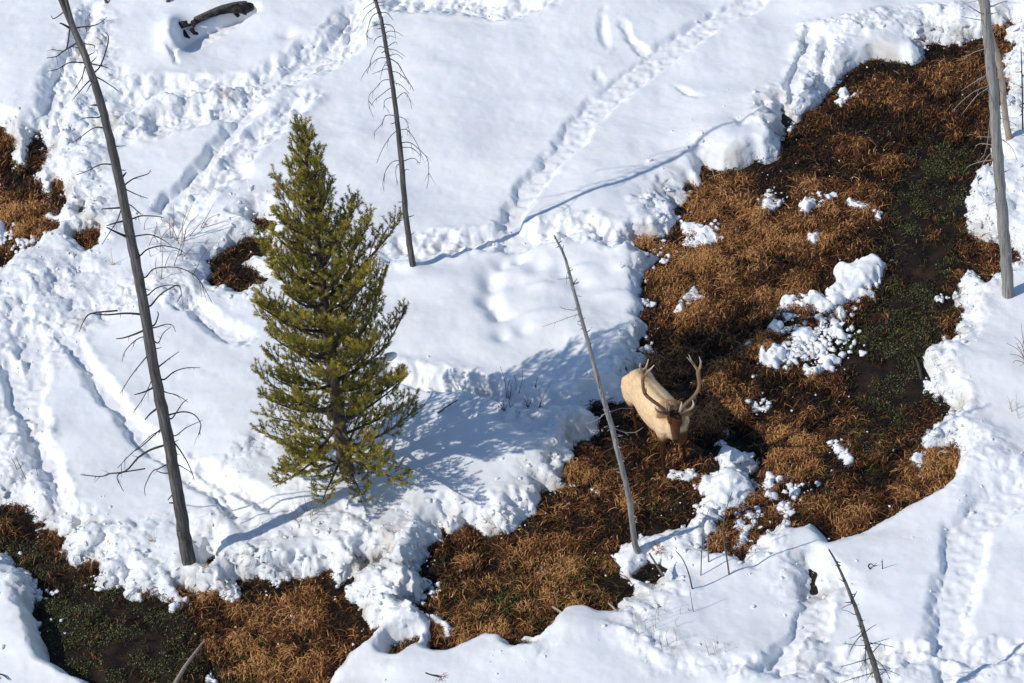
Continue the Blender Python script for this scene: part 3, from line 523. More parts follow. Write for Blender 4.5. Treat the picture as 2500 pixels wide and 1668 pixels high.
brM=X_([[(300,10),(260,35),(222,62)],[(300,50),(250,90),(218,150)],[(312,85),(280,110),(258,180),(250,220),(265,250)],[(325,155),(280,170),(250,210)],[(345,230),(310,245),(292,280)],[(335,80),(380,85),(418,130)],[(345,158),(395,158),(425,190),(432,250)],[(360,220),(390,200),(440,205),(478,228)],[(360,235),(400,230),(425,240)],[(380,300),(430,268),(445,285)],[(385,310),(440,325),(495,362)],[(395,355),(440,345),(480,375)],[(360,305),(320,300),(280,370),(262,440),(250,465)],[(375,370),(320,375),(260,430),(220,488)],[(400,375),(450,410),(490,480),(540,560),(545,580)],[(375,440),(330,455),(285,472)],[(400,455),(450,465),(500,510),(520,540)],[(395,510),(350,515),(300,570),(265,610),(265,680),(292,748)],[(395,565),(350,600),(300,640),(280,672)],[(440,630),(490,590),(520,630),(538,698)],[(430,530),(470,545),(520,600)],[(430,740),(370,738),(345,790),(300,840),(300,865)],[(440,835),(400,870),(350,950),(312,1040)],[(455,745),(500,770),(525,850)],[(470,828),(510,830),(560,900),(590,970),(590,1030)],[(478,910),(530,912),(590,960),(638,1020),(643,1130),(632,1205)],[(482,940),(540,945),(590,990)],[(490,1025),(550,1010),(590,1050)],[(460,1025),(410,1035),(370,1090),(352,1170),(360,1220)],[(460,1045),(438,1060),(435,1120),(450,1180)],[(500,1080),(520,1085)],[(415,620),(370,635),(360,670),(390,710)],[(380,390),(350,440),(335,510)],[(300,20),(340,15),(372,12)],[(310,35),(350,38),(368,40)]],752,0)
tm,PM,RM=dead_tree('slender dark dead tree with drooping bare branches at the top middle',[(947,607),(932,500),(918,340),(900,190),(887,115),(876,50),(862,0),(845,-80),(826,-190),(808,-290)],[15,13.5,12,10.5,9.5,8.5,7.5,6,4.5,2.5],brM,m_dark,m_twig,.0075,30,seed=4,lean=.55)
brR=X_([[(2100,312),(2040,330),(1985,358),(1950,358)],[(2110,480),(2040,520),(1980,560),(1950,580)],[(2118,550),(2040,580),(1960,640),(1890,712)],[(2118,565),(2050,610),(1975,702)],[(2140,700),(2130,800),(2115,920),(2090,1010)],[T,(2135,875),(2055,870)],[(2145,925),(2080,915),(2040,930)],[(2150,970),(2110,1010),(2070,1080)],[(2150,1020),(2080,1030),(2030,1045),(1990,1065)],[T,(2085,90),(2040,65),(1990,35)],[(2090,130),(2030,122),(1950,105)],[T,(2150,40),(2200,18),(2245,8)],[(2175,550),(2220,600),(2270,660)],[(2195,755),(2260,775),(2320,810)],[(2180,1280),(2150,1295),(2115,1312)],[(2210,890),(2270,940),(2310,1030)],[(2190,510),(2250,520),(2350,560)],[(2080,0),(2030,10),(1955,30)]],1504,0)
brR=fixT(brR)
tr_,PR,RR=dead_tree('thick pale grey dead tree trunk standing at the right edge of the marsh',[(2314,677),(2306,560),(2296,440),(2288,330),(2278,190),(2268,90),(2260,0),(2252,-80)],[27,26,25,24,23,22,21,18],brR,m_grey,m_twigp,.008,22,seed=5)
dead_tree('shorter dead trunk with orange tinted base behind the thick grey trunk',[(2316,320),(2306,255),(2293,145),(2264,55),(2250,0),(2240,-40)],[16,15,14,13,11,9],[],m_pale,m_twigp,.008,6,seed=6)
dead_tree('very thin straight dead stem in the snow at the right picture edge',[(2347,297),(2346,200),(2343,108)],[4,3.4,2],[],m_dark,m_twig,.004,10,seed=8,cat='dead sapling',name='dead_sapling')
brE=X_([[(1580,672),(1530,668),(1485,658)],[(1590,700),(1480,740),(1370,778)],[(1530,470),(1465,475)],[(1525,440),(1522,510)],[(1790,1330),(1860,1300),(1910,1298),(1950,1300)],[(1815,1420),(1890,1450),(1960,1450),(2010,1420)],[(1690,1110),(1640,1110),(1600,1106)],[(1770,1330),(1720,1370),(1655,1395)],[(1840,1465),(1870,1467)],[(1445,215),(1462,200)]],752,470)
te,PE,RE=dead_tree('slim leaning grey snag with few branches standing just left of the elk',[(1472,1292),(1456,1240),(1444,1145),(1425,1065),(1404,980),(1380,900),(1348,780),(1316,665),(1296,590),(1272,541)],[17,13,12,11.5,11,10,8.5,7,5.5,3.5],brE,m_grey,m_twigp,.007,60,seed=9,lean=-0.55)
brB=X_([[(1180,820),(1145,815)],[(1200,920),(1170,900)],[(1250,1060),(1215,1075),(1180,1095)],[(1270,1130),(1230,1110),(1190,1098)],[(1270,1080),(1300,1062)],[(1310,1170),(1335,1165)],[(1340,1240),(1370,1215),(1410,1193)],[(1310,1240),(1280,1265),(1235,1282)],[(1320,1250),(1270,1310),(1232,1390)],[(1340,1328),(1270,1325),(1198,1313)],[(1365,1320),(1430,1300),(1490,1283)],[(1370,1310),(1440,1320),(1520,1338)],[(1385,1370),(1430,1320),(1440,1310)],[(1365,1410),(1300,1430),(1230,1450),(1168,1465)],[(1340,1330),(1340,1430),(1350,1530)],[(1395,1410),(1450,1460),(1500,1545)],[(1400,1475),(1480,1485),(1560,1518)],[(1380,1500),(1340,1560)],[(1400,1500),(1300,1525),(1180,1565)]],1504,1003.9)
dead_tree('short dark leaning dead tree at the bottom right with spiky branches',[(2044,1648),(2018,1568),(2004,1519),(1990,1479),(1972,1418),(1954,1371),(1936,1328),(1920,1292),(1902,1261)],[15,13,11.5,10.5,9,7.5,6,4.5,3],brB,m_mid,m_twig,.0075,16,seed=10)
# ---------------------------------------------------------------- saplings and shrubs
def stems(name,label,cat,traces,mt,r=.006,group=None,seed=1,dep=.15,sn=True,base=None):
    random.seed(seed); b0=base or traces[0][0]; B=onsnow(*b0) if sn else gnd(*b0); t=thing(name,B,label,cat,group)
    for tr in traces:
        # every stem starts on the ground near the base, then rises in its own upright plane
        rr=r
        if isinstance(tr[0],(int,float)): rr=tr[0]; tr=tr[1:]
        b1=onsnow(*tr[0]) if sn else gnd(*tr[0]); k_=random.uniform(-dep,dep); L=[b1+np.array([0,0,-.06])]
        for i,(px,py) in enumerate(tr): L.append(onplane(px,py,b1,k_*i/len(tr)))
        q=cr(L,4); n=len(q); m=MB(); m.tube(q,[rr*(1-.7*i/(n-1))+.001 for i in range(n)],5,wob=.1)
        for _ in range(random.randint(0,3)):
            i=random.randint(n//3,n-2); a=q[i]; v=np.array([random.uniform(-1,1),random.uniform(-.6,.6),random.uniform(.2,1.2)])*random.uniform(.03,.10); m.tube([a,a+v],[rr*.4,.0012],4,False)
        m.build('stem',mt,t)
    return t
def Zp(P,ox,oy): return [(ox+.36*a,oy+.36*b_) for a,b_ in P]
O5=(1504,1003.9); OA=(0,470); OB=(752,470); OC=(0,1003.9); O4=(752,1003.9)
stems('dead_sapling','tallest of the dead saplings below the elk, its tip bent right','dead sapling',[Zp([(470,875),(460,800),(432,620),(435,540),(460,430),(490,350)],*O5)],m_mid,.016,seed=1)
stems('dead_sapling','thin dead sapling just left of the tallest one below the elk','dead sapling',[Zp([(290,880),(295,740),(310,560),(345,450)],*O5)],m_mid,.010,seed=2)
stems('dead_sapling','short thick dead stub between the two saplings below the elk','dead sapling',[Zp([(340,795),(335,710),(330,625)],*O5)],m_grey,.016,seed=3)
stems('dead_sapling','dark crooked dead sapling leaning left in the snow right of the leaning snag','dead sapling',[Zp([(235,965),(210,860),(170,770),(128,722)],*O5)],m_dark,.014,seed=4)
stems('twig','thin bent twig in the snow below the crooked sapling','twig',[Zp([(242,1110),(230,1040),(218,950)],*O5),Zp([(215,1105),(208,1090)],*O5)],m_twig,.006,seed=5)
stems('twig','dark hooked broken branch sticking out of the snow right of the spiky dead tree','twig',[Zp([(1370,840),(1358,820),(1375,806),(1395,825)],*O5)],m_twig,.014,seed=6)
stems('twig','small broken twig beside the dark hooked branch in the smooth snow','twig',[Zp([(1448,838),(1447,800),(1448,778)],*O5),Zp([(1440,795),(1455,785)],*O5)],m_twig,.010,seed=7)
stems('willow_shrub','tall reddish willow shrub of bare stems behind the tall dead tree','shrub',[Zp(p,*OA) for p in [[(1100,210),(1108,100),(1105,0)],[(1090,215),(1080,120),(1078,80)],[(1125,230),(1160,150),(1225,0)],[(1170,230),(1200,130),(1270,60)],[(1280,150),(1310,90),(1360,0)],[(1160,240),(1165,120),(1190,40)],[(1110,390),(1140,300),(1170,230),(1240,150)],[(1170,330),(1200,300),(1240,250)],[(1150,320),(1175,230),(1182,150)],[(1290,150),(1330,90),(1395,60)],[(1235,440),(1280,350),(1330,270)],[(1210,200),(1260,140),(1290,100)],[(1140,250),(1110,170),(1060,100)]]],m_willow,.008,seed=11,dep=.5)
stems('willow_shrub','lower willow shrub of sparse bare stems close to the tall dead trunk','shrub',[Zp(p,*OA) for p in [[(1030,470),(1035,330),(1030,200)],[(1020,300),(1025,230),(1015,160)],[(960,330),(950,290),(940,260)],[(980,210),(1000,160),(1000,110)],[(920,160),(925,110),(950,80)],[(1050,400),(1075,330),(1100,290)],[(950,260),(985,180),(1000,130)],[(1030,210),(1060,170),(1095,140)],[(1000,440),(990,380),(1000,330)]]],m_willow,.007,seed=12,dep=.5)
stems('twig','small golden sprig in the snow left of the willow shrubs','twig',[Zp(p,*OA) for p in [[(715,385),(700,360),(705,345)],[(720,385),(712,330),(705,280)],[(725,385),(728,365)]]],m_straw,.006,seed=13)
stems('dead_shrub','largest dark twiggy shrub in the blue shade between the pine and the elk','shrub',[Zp(p,*OB) for p in [[(1140,1230),(1130,1130),(1100,1030)],[(1150,1235),(1150,1150),(1165,1110)],[(1160,1240),(1170,1160),(1160,1140)],[(1200,1220),(1200,1120),(1180,1070)],[(1225,1200),(1240,1120),(1242,1040)],[(1235,1200),(1260,1130),(1275,1090)],[(1215,1225),(1225,1180),(1230,1150)]]],m_twig,.006,seed=14,dep=.4)
stems('dead_shrub','small dense twig tuft right of the largest shaded shrub','shrub',[Zp(p,*OB) for p in [[(1320,1180),(1310,1140),(1300,1110)],[(1322,1180),(1330,1130),(1338,1100)],[(1325,1180),(1320,1140)],[(1328,1182),(1338,1150)],[(1315,1175),(1300,1150)]]],m_twig,.007,seed=15,dep=.3)
stems('dead_shrub','low spreading twigs below and left of the largest shaded shrub','shrub',[Zp(p,*OB) for p in [[(1120,1310),(1100,1270),(1070,1245)],[(1125,1310),(1120,1260),(1110,1235)],[(1130,1305),(1150,1270)],[(1160,1290),(1155,1260)],[(1165,1292),(1185,1275)],[(1110,1300),(1085,1285)]]],m_twig,.007,seed=16,dep=.3)
stems('dead_shrub','low twig tuft below and right of the largest shaded shrub','shrub',[Zp(p,*OB) for p in [[(1275,1290),(1260,1250),(1245,1220)],[(1278,1290),(1275,1245)],[(1282,1290),(1300,1245)],[(1270,1285),(1240,1265)]]],m_twig,.007,seed=17,dep=.3)
stems('dead_shrub','shrub with one long slanting stem nearest the leaning snag in the shade','shrub',[Zp(p,*OB) for p in [[(1350,1290),(1370,1230),(1425,1130)],[(1352,1290),(1345,1260)],[(1345,1295),(1320,1290)],[(1356,1290),(1362,1262)]]],m_twig,.006,seed=18,dep=.3)
stems('twig_tuft','reddish twig tuft under the left side of the pine','shrub',[Zp(p,*OC) for p in [[(1960,470),(1950,430),(1940,385)],[(1975,470),(1985,430),(1990,400)],[(1990,500),(2000,460),(2030,430)],[(1900,510),(1890,480),(1880,450)],[(1880,440),(1875,415)],[(1940,470),(1920,440),(1900,430)],[(1985,540),(1980,500),(1975,470)],[(1900,545),(1885,520),(1870,505)],[(2010,490),(2040,470)],[(1860,470),(1840,455)]]],m_willow,.006,seed=19,dep=.5)
stems('twig','pair of short dark twigs in the churned snow at the left edge','twig',[Zp([(108,205),(90,160),(70,135)],*OC),Zp([(165,265),(130,190),(100,120)],*OC)],m_willow,.009,seed=20)
stems('twig','small forked twig below the pair at the left edge','twig',[Zp([(70,275),(60,250)],*OC),Zp([(50,345),(40,325)],*OC),Zp([(75,325),(85,305)],*OC)],m_willow,.008,seed=21)
stems('twig','single thin stem right of the pair of twigs at the left edge','twig',[Zp([(240,245),(235,215),(228,185)],*OC)],m_willow,.006,seed=22)
stems('dead_shrub','fine bare bush at the right picture edge beside the smooth bank','shrub',[Zp(p,*O5) for p in [[(2360,-490),(2310,-560),(2240,-600)],[(2360,-480),(2320,-520),(2260,-530)],[(2365,-500),(2330,-600),(2290,-640)],[(2370,-490),(2340,-650),(2335,-720)],[(2360,-470),(2300,-490),(2280,-470)],[(2370,-470),(2345,-560),(2345,-640)],[(2365,-480),(2320,-570),(2300,-600)]]],m_willow,.007,seed=23,dep=.5)
for k_,(lab,px,py,nn,sd_) in enumerate([('sparse upright grass stems in the snow below the leaning snag',1480,1445,7,31),('sparse straw stems right of the snow hollow at the bottom',1535,1425,5,32),('few thin stems in the smooth snow slope on the far right',2335,955,8,33),('thin stems poking from snow left of the bottom band of lumps',1640,1500,6,34),('dry straw stems at the foot of the spiky dead tree',2000,1545,9,35),('two thin dark stems in the snow at the bottom middle',1530,1475,4,36)]):
    random.seed(sd_); tr=[]
    for _ in range(nn):
        a=px+random.uniform(-28,28); b_=py+random.uniform(-20,20); tr.append([(a,b_),(a-random.uniform(0,5),b_-random.uniform(10,18)),(a-random.uniform(-6,10),b_-random.uniform(22,38))])
    stems('dry_stems',lab,'grass stems',tr,m_straw if k_!=5 else m_twig,.0035,seed=sd_,dep=.1)
def stick(label,P,widths,mt,zs,name='fallen_stick',cat='stick',br=()):
    pts=[gnd(p[0],p[1],z) for p,z in zip(P,zs)]; t=thing(name,pts[0],label,cat); m=MB(); q=cr(np.hstack([np.array(pts),np.array(widths)[:,None]/278.]),5); m.tube(q[:,:3],q[:,3],8,wob=.12); m.build('stem',mt,t)
    for b_ in br:
        m=MB(); L=[gnd(p[0],p[1],z) for p,z in b_]; m.tube(L,[.01]+[.006]*(len(L)-2)+[.003],5); m.build('branch',mt,t)
    return t
stick('pale barkless pole sticking out of the brown grass at the bottom left',[(476,1462),(452,1494),(425,1530),(398,1575),(380,1610)],[4,7,8,9,9],m_pale,[.02,.18,.28,.38,.45],br=[[((438,1512),.22),((428,1512),.28)],[((410,1555),.3),((404,1548),.36)]])
stick('short pale stick over the snow edge in the lower middle',[(1268,1393),(1280,1400),(1292,1408)],[5,5,4],m_pale,[.12,.2,.28])
stick('short brown stick leaning on the snow left of the brown bank notch',[(1394,1382),(1405,1392),(1416,1404)],[4,5,5],m_pale,[.05,.15,.25])
stick('straight dark fallen branch on the shaded snow left of the shrubs',[(1004,949),(1025,934),(1052,917)],[3,3,2],m_twig,[.42,.44,.5])
stick('broken grey stick leaning in the snow pocket right of the leaning snag',[(1490,1270),(1505,1294),(1523,1322)],[4,5,6],m_mid,[.5,.42,.35])
stick('rusty brown stick in the grass by the right bank',[(2100,818),(2108,840),(2114,870)],[5,6,5],m_limb,[.06,.07,.05])
stick('dark broken branch lying on the snow at the left picture edge',[(-10,1442),(12,1450),(31,1462)],[3,4,3],m_twig,[.36,.38,.38],br=[[((12,1450),.38),((16,1446),.44)]])
stick('small dark branch poking from the snow at the bottom middle',[(976,1544),(990,1549),(1006,1552)],[3,3,4],m_twig,[.5,.46,.36])
stick('small dark branch lying low in the snow at the bottom left corner',[(-8,1546),(6,1549),(20,1560)],[3,3,2],m_twig,[.38,.38,.36])
# grass tufts poking through the snow banks
def tuft(label,px,py,n,L,mt=m_straw,seed=1,name='grass_tuft'):
    random.seed(seed); B=onsnow(px,py); t=thing(name,B,label,'grass tuft'); m=MB()
    for _ in range(n):
        a=random.uniform(0,6.28); l=L*random.uniform(.4,1.1); d=np.array([math.cos(a),math.sin(a),0]); s0=B+np.array([random.gauss(0,.03),random.gauss(0,.03),-.03]); m.tube([s0,s0+d*l*.35+np.array([0,0,l*.6]),s0+d*l*.9+np.array([0,0,l*.45])],[.004,.0035,.001],4,False)
    m.build('blades',mt,t)
m_rust,_,_=mat('rusty_grass',(.34,.17,.05),.8,.2)
for i,(lab,px,py,n,L) in enumerate([('golden tuft poking from the snow bank right of the tall dead tree foot',474,1305,26,.14),('small brown tuft in a hole of the snow bank at the left',252,1175+68,10,.09),('brown tuft in the lower bank lip right of the centre',1165,1190,14,.12),('yellowish tuft at the bank edge left of the snow ridge',760,1318,24,.16),('bushy brown tuft beside the foot of the leaning snag',1508,1268,36,.24),('rusty tuft hanging over the bank at the upper left trail',190,560,20,.14),('brown tuft among the lumps above the left grass',345,1242,10,.1),('dark brown tuft at the bottom picture edge in the snow',1010,1556,16,.14),('yellow tuft on the snow tongue above the lower grass',636,1330,18,.12),('rusty tuft at the right bank under the thick trunk',2155,1040,22,.16)]):
    tuft(lab,px,py,n,L,m_rust if i not in (0,3,8) else m_straw,50+i)
# ---------------------------------------------------------------- charred log
def make_log():
    A=onsnow(418,68); pts=[(438,56,.30),(452,48,.42),(475,38,.46),(505,26,.47),(538,20,.42),(566,18,.36),(590,14,.25)]
    q=[gnd(a,b_,z) for a,b_,z in pts]; t=thing('fallen_log',q[0],'charred hollow fallen log half buried in the snow at the top left','log'); random.seed(5)
    m=MB(); w_=[.05,.052,.055,.065,.095,.10,.03]; Q=cr(np.hstack([np.array(q),np.array(w_)[:,None]]),5); m.tube(Q[:,:3],Q[:,3],12,wob=.22); m.build('trunk',m_char,t)
    m=MB(); Q2=Q.copy(); Q2[:,2]+=.035; Q2[:,1]+=.03; m.tube(Q2[4:26,:3],Q2[4:26,3]*.82,10,wob=.1); m.build('bark_strip',m_dark,t)
    m=MB()
    for P in [[(414,62,.42),(428,58,.45),(444,56,.42)],[(412,56,.46),(430,52,.48)],[(442,60,.4),(448,52,.46),(446,44,.5)],[(420,72,.34),(428,82,.3),(436,88,.25)],[(415,70,.3),(412,85,.25),(418,90,.2)],[(440,66,.35),(446,76,.3),(455,78,.28)],[(520,28,.3),(512,40,.25),(508,48,.2)],[(540,30,.3),(548,38,.25)],[(558,28,.32),(566,32,.28)]]:
        m=MB(); m.tube([gnd(*p) for p in P],[.045,.035,.02][:len(P)],7,wob=.3); m.build('broken_root',m_char,t)
make_log()
def stub(label,P,r_,seed):
    random.seed(seed); q=[gnd(*p) for p in P]; t=thing('tree_stub',q[0],label,'stub'); m=MB(); m.tube(cr(q,3),[r_*(1-.1*i) for i in range(3*(len(q)-1)+1)],8,wob=.3); m.build('wood',m_dark,t)
stub('broken dark wood stub at the top edge above the log',[(378,12,.3),(386,4,.4),(384,-4,.5),(390,-12,.55)],.06,1)
stub('dark stub at the top edge by the left trail',[(243,22,.2),(246,10,.32),(240,-4,.42)],.05,2)
# ---------------------------------------------------------------- pine
def make_pine():
    random.seed(21); rs=np.random.RandomState(5)
    B=onsnow(798,1082); pix=[(798,1082),(786,1030),(778,960),(766,880),(752,760),(735,610),(715,450),(702,360),(691,292)]; P=trunk_fn(B,pix)
    t=thing('pine_tree',B,'living green pine with a conical crown, the only green tree in the snow','tree')
    rad=[.125,.11,.10,.09,.075,.055,.035,.02,.008]; Q=cr(np.hstack([np.array(P),np.array(rad)[:,None]]),6); Q=np.vstack([np.append(Q[0,:3]-np.array([0,0,.4]),.14),Q])
    m=MB(); m.tube(Q[:,:3],Q[:,3],12,wob=.16); m.build('trunk',m_bark,t)
    z0=B[2]; H=P[-1][2]-z0
    def tp(z):
        i=np.searchsorted(Q[:,2],z); i=min(max(i,1),len(Q)-1); f_=(z-Q[i-1,2])/(Q[i,2]-Q[i-1,2]+1e-9); return Q[i-1,:3]*(1-f_)+Q[i,:3]*f_
    tufts=[]   # (pos, dir, len, shade)
    NBR=98; ga=0
    for k_ in range(NBR):
        u=(k_+.5)/NBR; u=.018+.972*u**1.13; z=z0+H*u; ga+=2.39996+random.uniform(-.22,.22)
        L=np.interp(u,[0,.05,.15,.3,.42,.55,.65,.75,.85,.95,1],[1.1,1.3,1.55,1.62,1.55,1.25,1.05,.84,.56,.30,.17])*random.uniform(.80,1.12)
        # the right side carries a second leader
        right=max(0,math.cos(ga+.1)); left=max(0,-math.cos(ga))
        if .48<u<.66: L*=1+.22*right
        if .2<u<.42: L*=1+.04*right
        el=math.radians(-20+26*min(1,u/.22)+48*u)+random.gauss(0,.09)
        d=np.array([math.cos(ga)*math.cos(el),math.sin(ga)*math.cos(el),math.sin(el)]); s0=tp(z); n=9; pts=[s0]; p=s0.copy(); dd=d.copy()
        for i in range(n):
            dd=dd+np.array([0,0,.11 if u>.15 else .05])+rs.normal(0,.05,3); dd/=np.linalg.norm(dd); p=p+dd*L/n; pts.append(p)
        m=MB(); r0=.010+.022*(L/1.6); m.tube(pts,[r0*(1-.85*i/n) for i in range(n+1)],5)
        side=np.cross(dd,[0,0,1.]); side/=np.linalg.norm(side)
        def twig(a,dr,l,lev):
            nn=3; q=[a]; dv=dr/np.linalg.norm(dr); pp=a.copy()
            for i in range(nn): dv=dv+np.array([0,0,.22])+rs.normal(0,.08,3); dv/=np.linalg.norm(dv); pp=pp+dv*l/nn; q.append(pp.copy())
            m.tube(q,[.0055,.0045,.0035,.002],4,False)
            tl_=min(l*.75,random.uniform(.12,.2)); tufts.append((q[-1]-dv*tl_*.65,dv,tl_,u,ga))
            if l>.2:
                for s_ in (-1,1):
                    for fr in ((.35,.75) if l>.32 else (.5,)):
                        if random.random()<.95:
                            i=min(2,int(fr*3)); sd_=np.cross(dv,[0,0,1.]); sd_/=np.linalg.norm(sd_)+1e-9
                            twig2=q[i]+(q[i+1]-q[i])*(fr*3-i); v=dv*.75+sd_*s_*random.uniform(.4,.9)+np.array([0,0,random.uniform(0,.4)]); l2=l*random.uniform(.35,.55)
                            m.tube([twig2,twig2+v/np.linalg.norm(v)*l2],[.004,.002],4,False); tl2=random.uniform(.09,.15); tufts.append((twig2+v/np.linalg.norm(v)*(l2-tl2*.6),v/np.linalg.norm(v),tl2,u,ga))
        st=.20 if u<.75 else .08
        nt_=max(4,int(L*(1-st)/(.054+.032*u)))
        for j in range(nt_):
            fr=st+(1-st)*(j+random.random()*.6)/nt_; i=min(n-1,int(fr*n)); a=pts[i]+(pts[i+1]-pts[i])*(fr*n-i); s_=1 if j%2 else -1
            dl=pts[i+1]-pts[i]; dl/=np.linalg.norm(dl); v=dl*.8+side*s_*random.uniform(.45,1.0)+np.array([0,0,random.uniform(-.1,.9)])
            l=(.15+.36*L/1.6*(1-fr)**.6*random.uniform(.7,1.3))*random.uniform(.8,1.1)
            twig(a,v,l,0)
        tufts.append((pts[-1]-dd*.12,dd,.22,u,ga))
        if u>.2 and random.random()<.5: twig(s0+(pts[2]-s0)*.6,d+np.array([0,0,.8]),.22,0)
        m.build('branch',m_limb,t)
    for i in range(14):   # leader
        a=tp(z0+H*(.93+.005*i)); v=np.array([random.uniform(-.5,.5),random.uniform(-.5,.5),1.2]); v/=np.linalg.norm(v); tufts.append((a,v,.2,1,0))
    n=len(tufts); NN=58; Pp=np.array([q[0] for q in tufts]); D=np.array([q[1] for q in tufts]); Ln=np.array([q[2] for q in tufts]); U=np.array([q[3] for q in tufts])
    ti=np.repeat(np.arange(n),NN); N=len(ti); s_=rs.rand(N); base=Pp[ti]+D[ti]*(Ln[ti]*s_)[:,None]
    rv=rs.normal(0,1,(N,3)); d_=D[ti]; rv-=d_*(rv*d_).sum(1)[:,None]; rv/=np.linalg.norm(rv,axis=1)[:,None]
    nd=d_*rs.uniform(.45,1.1,(N,1))+rv; nd/=np.linalg.norm(nd,axis=1)[:,None]; l=rs.uniform(.035,.065,N)[:,None]
    wv=np.cross(nd,rs.normal(0,1,(N,3))); wv/=np.linalg.norm(wv,axis=1)[:,None]; w_=.0042
    V=np.stack([base-wv*w_,base+wv*w_,base+nd*l],1).reshape(-1,3)
    shade=rs.rand(n); warm=np.clip(.55+.35*rs.normal(0,1,n)*.6+.12*vn(Pp[:,0]*1.,Pp[:,2],.8,3),0,1)
    c=np.array([.10,.125,.030])*(1-warm[:,None])+np.array([.52,.39,.050])*warm[:,None]; c=c*(.75+.5*shade[:,None]); c=np.repeat(c,NN,0)*(.75+.5*rs.rand(N,1))
    c=c*(.85+.45*np.clip((vn(Pp[:,0]*1.,Pp[:,2]*1.,.45,9)+1)/2,0,1))[:,None].repeat(NN,0) if False else c
    o_=rs.rand(n)<.04; c=np.where(np.repeat(o_,NN)[:,None],np.array([.16,.075,.02]),c)
    tag(link('crown',npmesh('crown',V,np.arange(N*3).reshape(-1,3),np.repeat(c,3,0)),m_needle,t,False))
    print('tufts',n)
    return B
PB=make_pine()
def lump(label,px,py,B,away,r_,seed):
    p=onplane(px,py,B,away); v=IV*np.array([1.25,1.,.75]); s_=1+.22*np.sin(v[:,0]*3+seed)*np.cos(v[:,1]*3+seed); me=npmesh('snow_lump',v*s_[:,None]*r_,IF); o=link('snow_lump',me,m_snow); o.location=Vector(p); tag(o,label,'snow lump','snow lumps caught on the pine')
    md=o.modifiers.new('s','SUBSURF'); md.levels=1; md.render_levels=1
lump('large snow lump caught on the right side of the pine',866,835,PB,-.3,.12,1); lump('small snow lump right of the large one on the pine',896,818,PB,-.25,.085,2); lump('small snow lump above the large one on the pine',876,828,PB,-.45,.075,3); lump('snow dab hanging under the large lump on the pine',852,856,PB,-.35,.07,4)
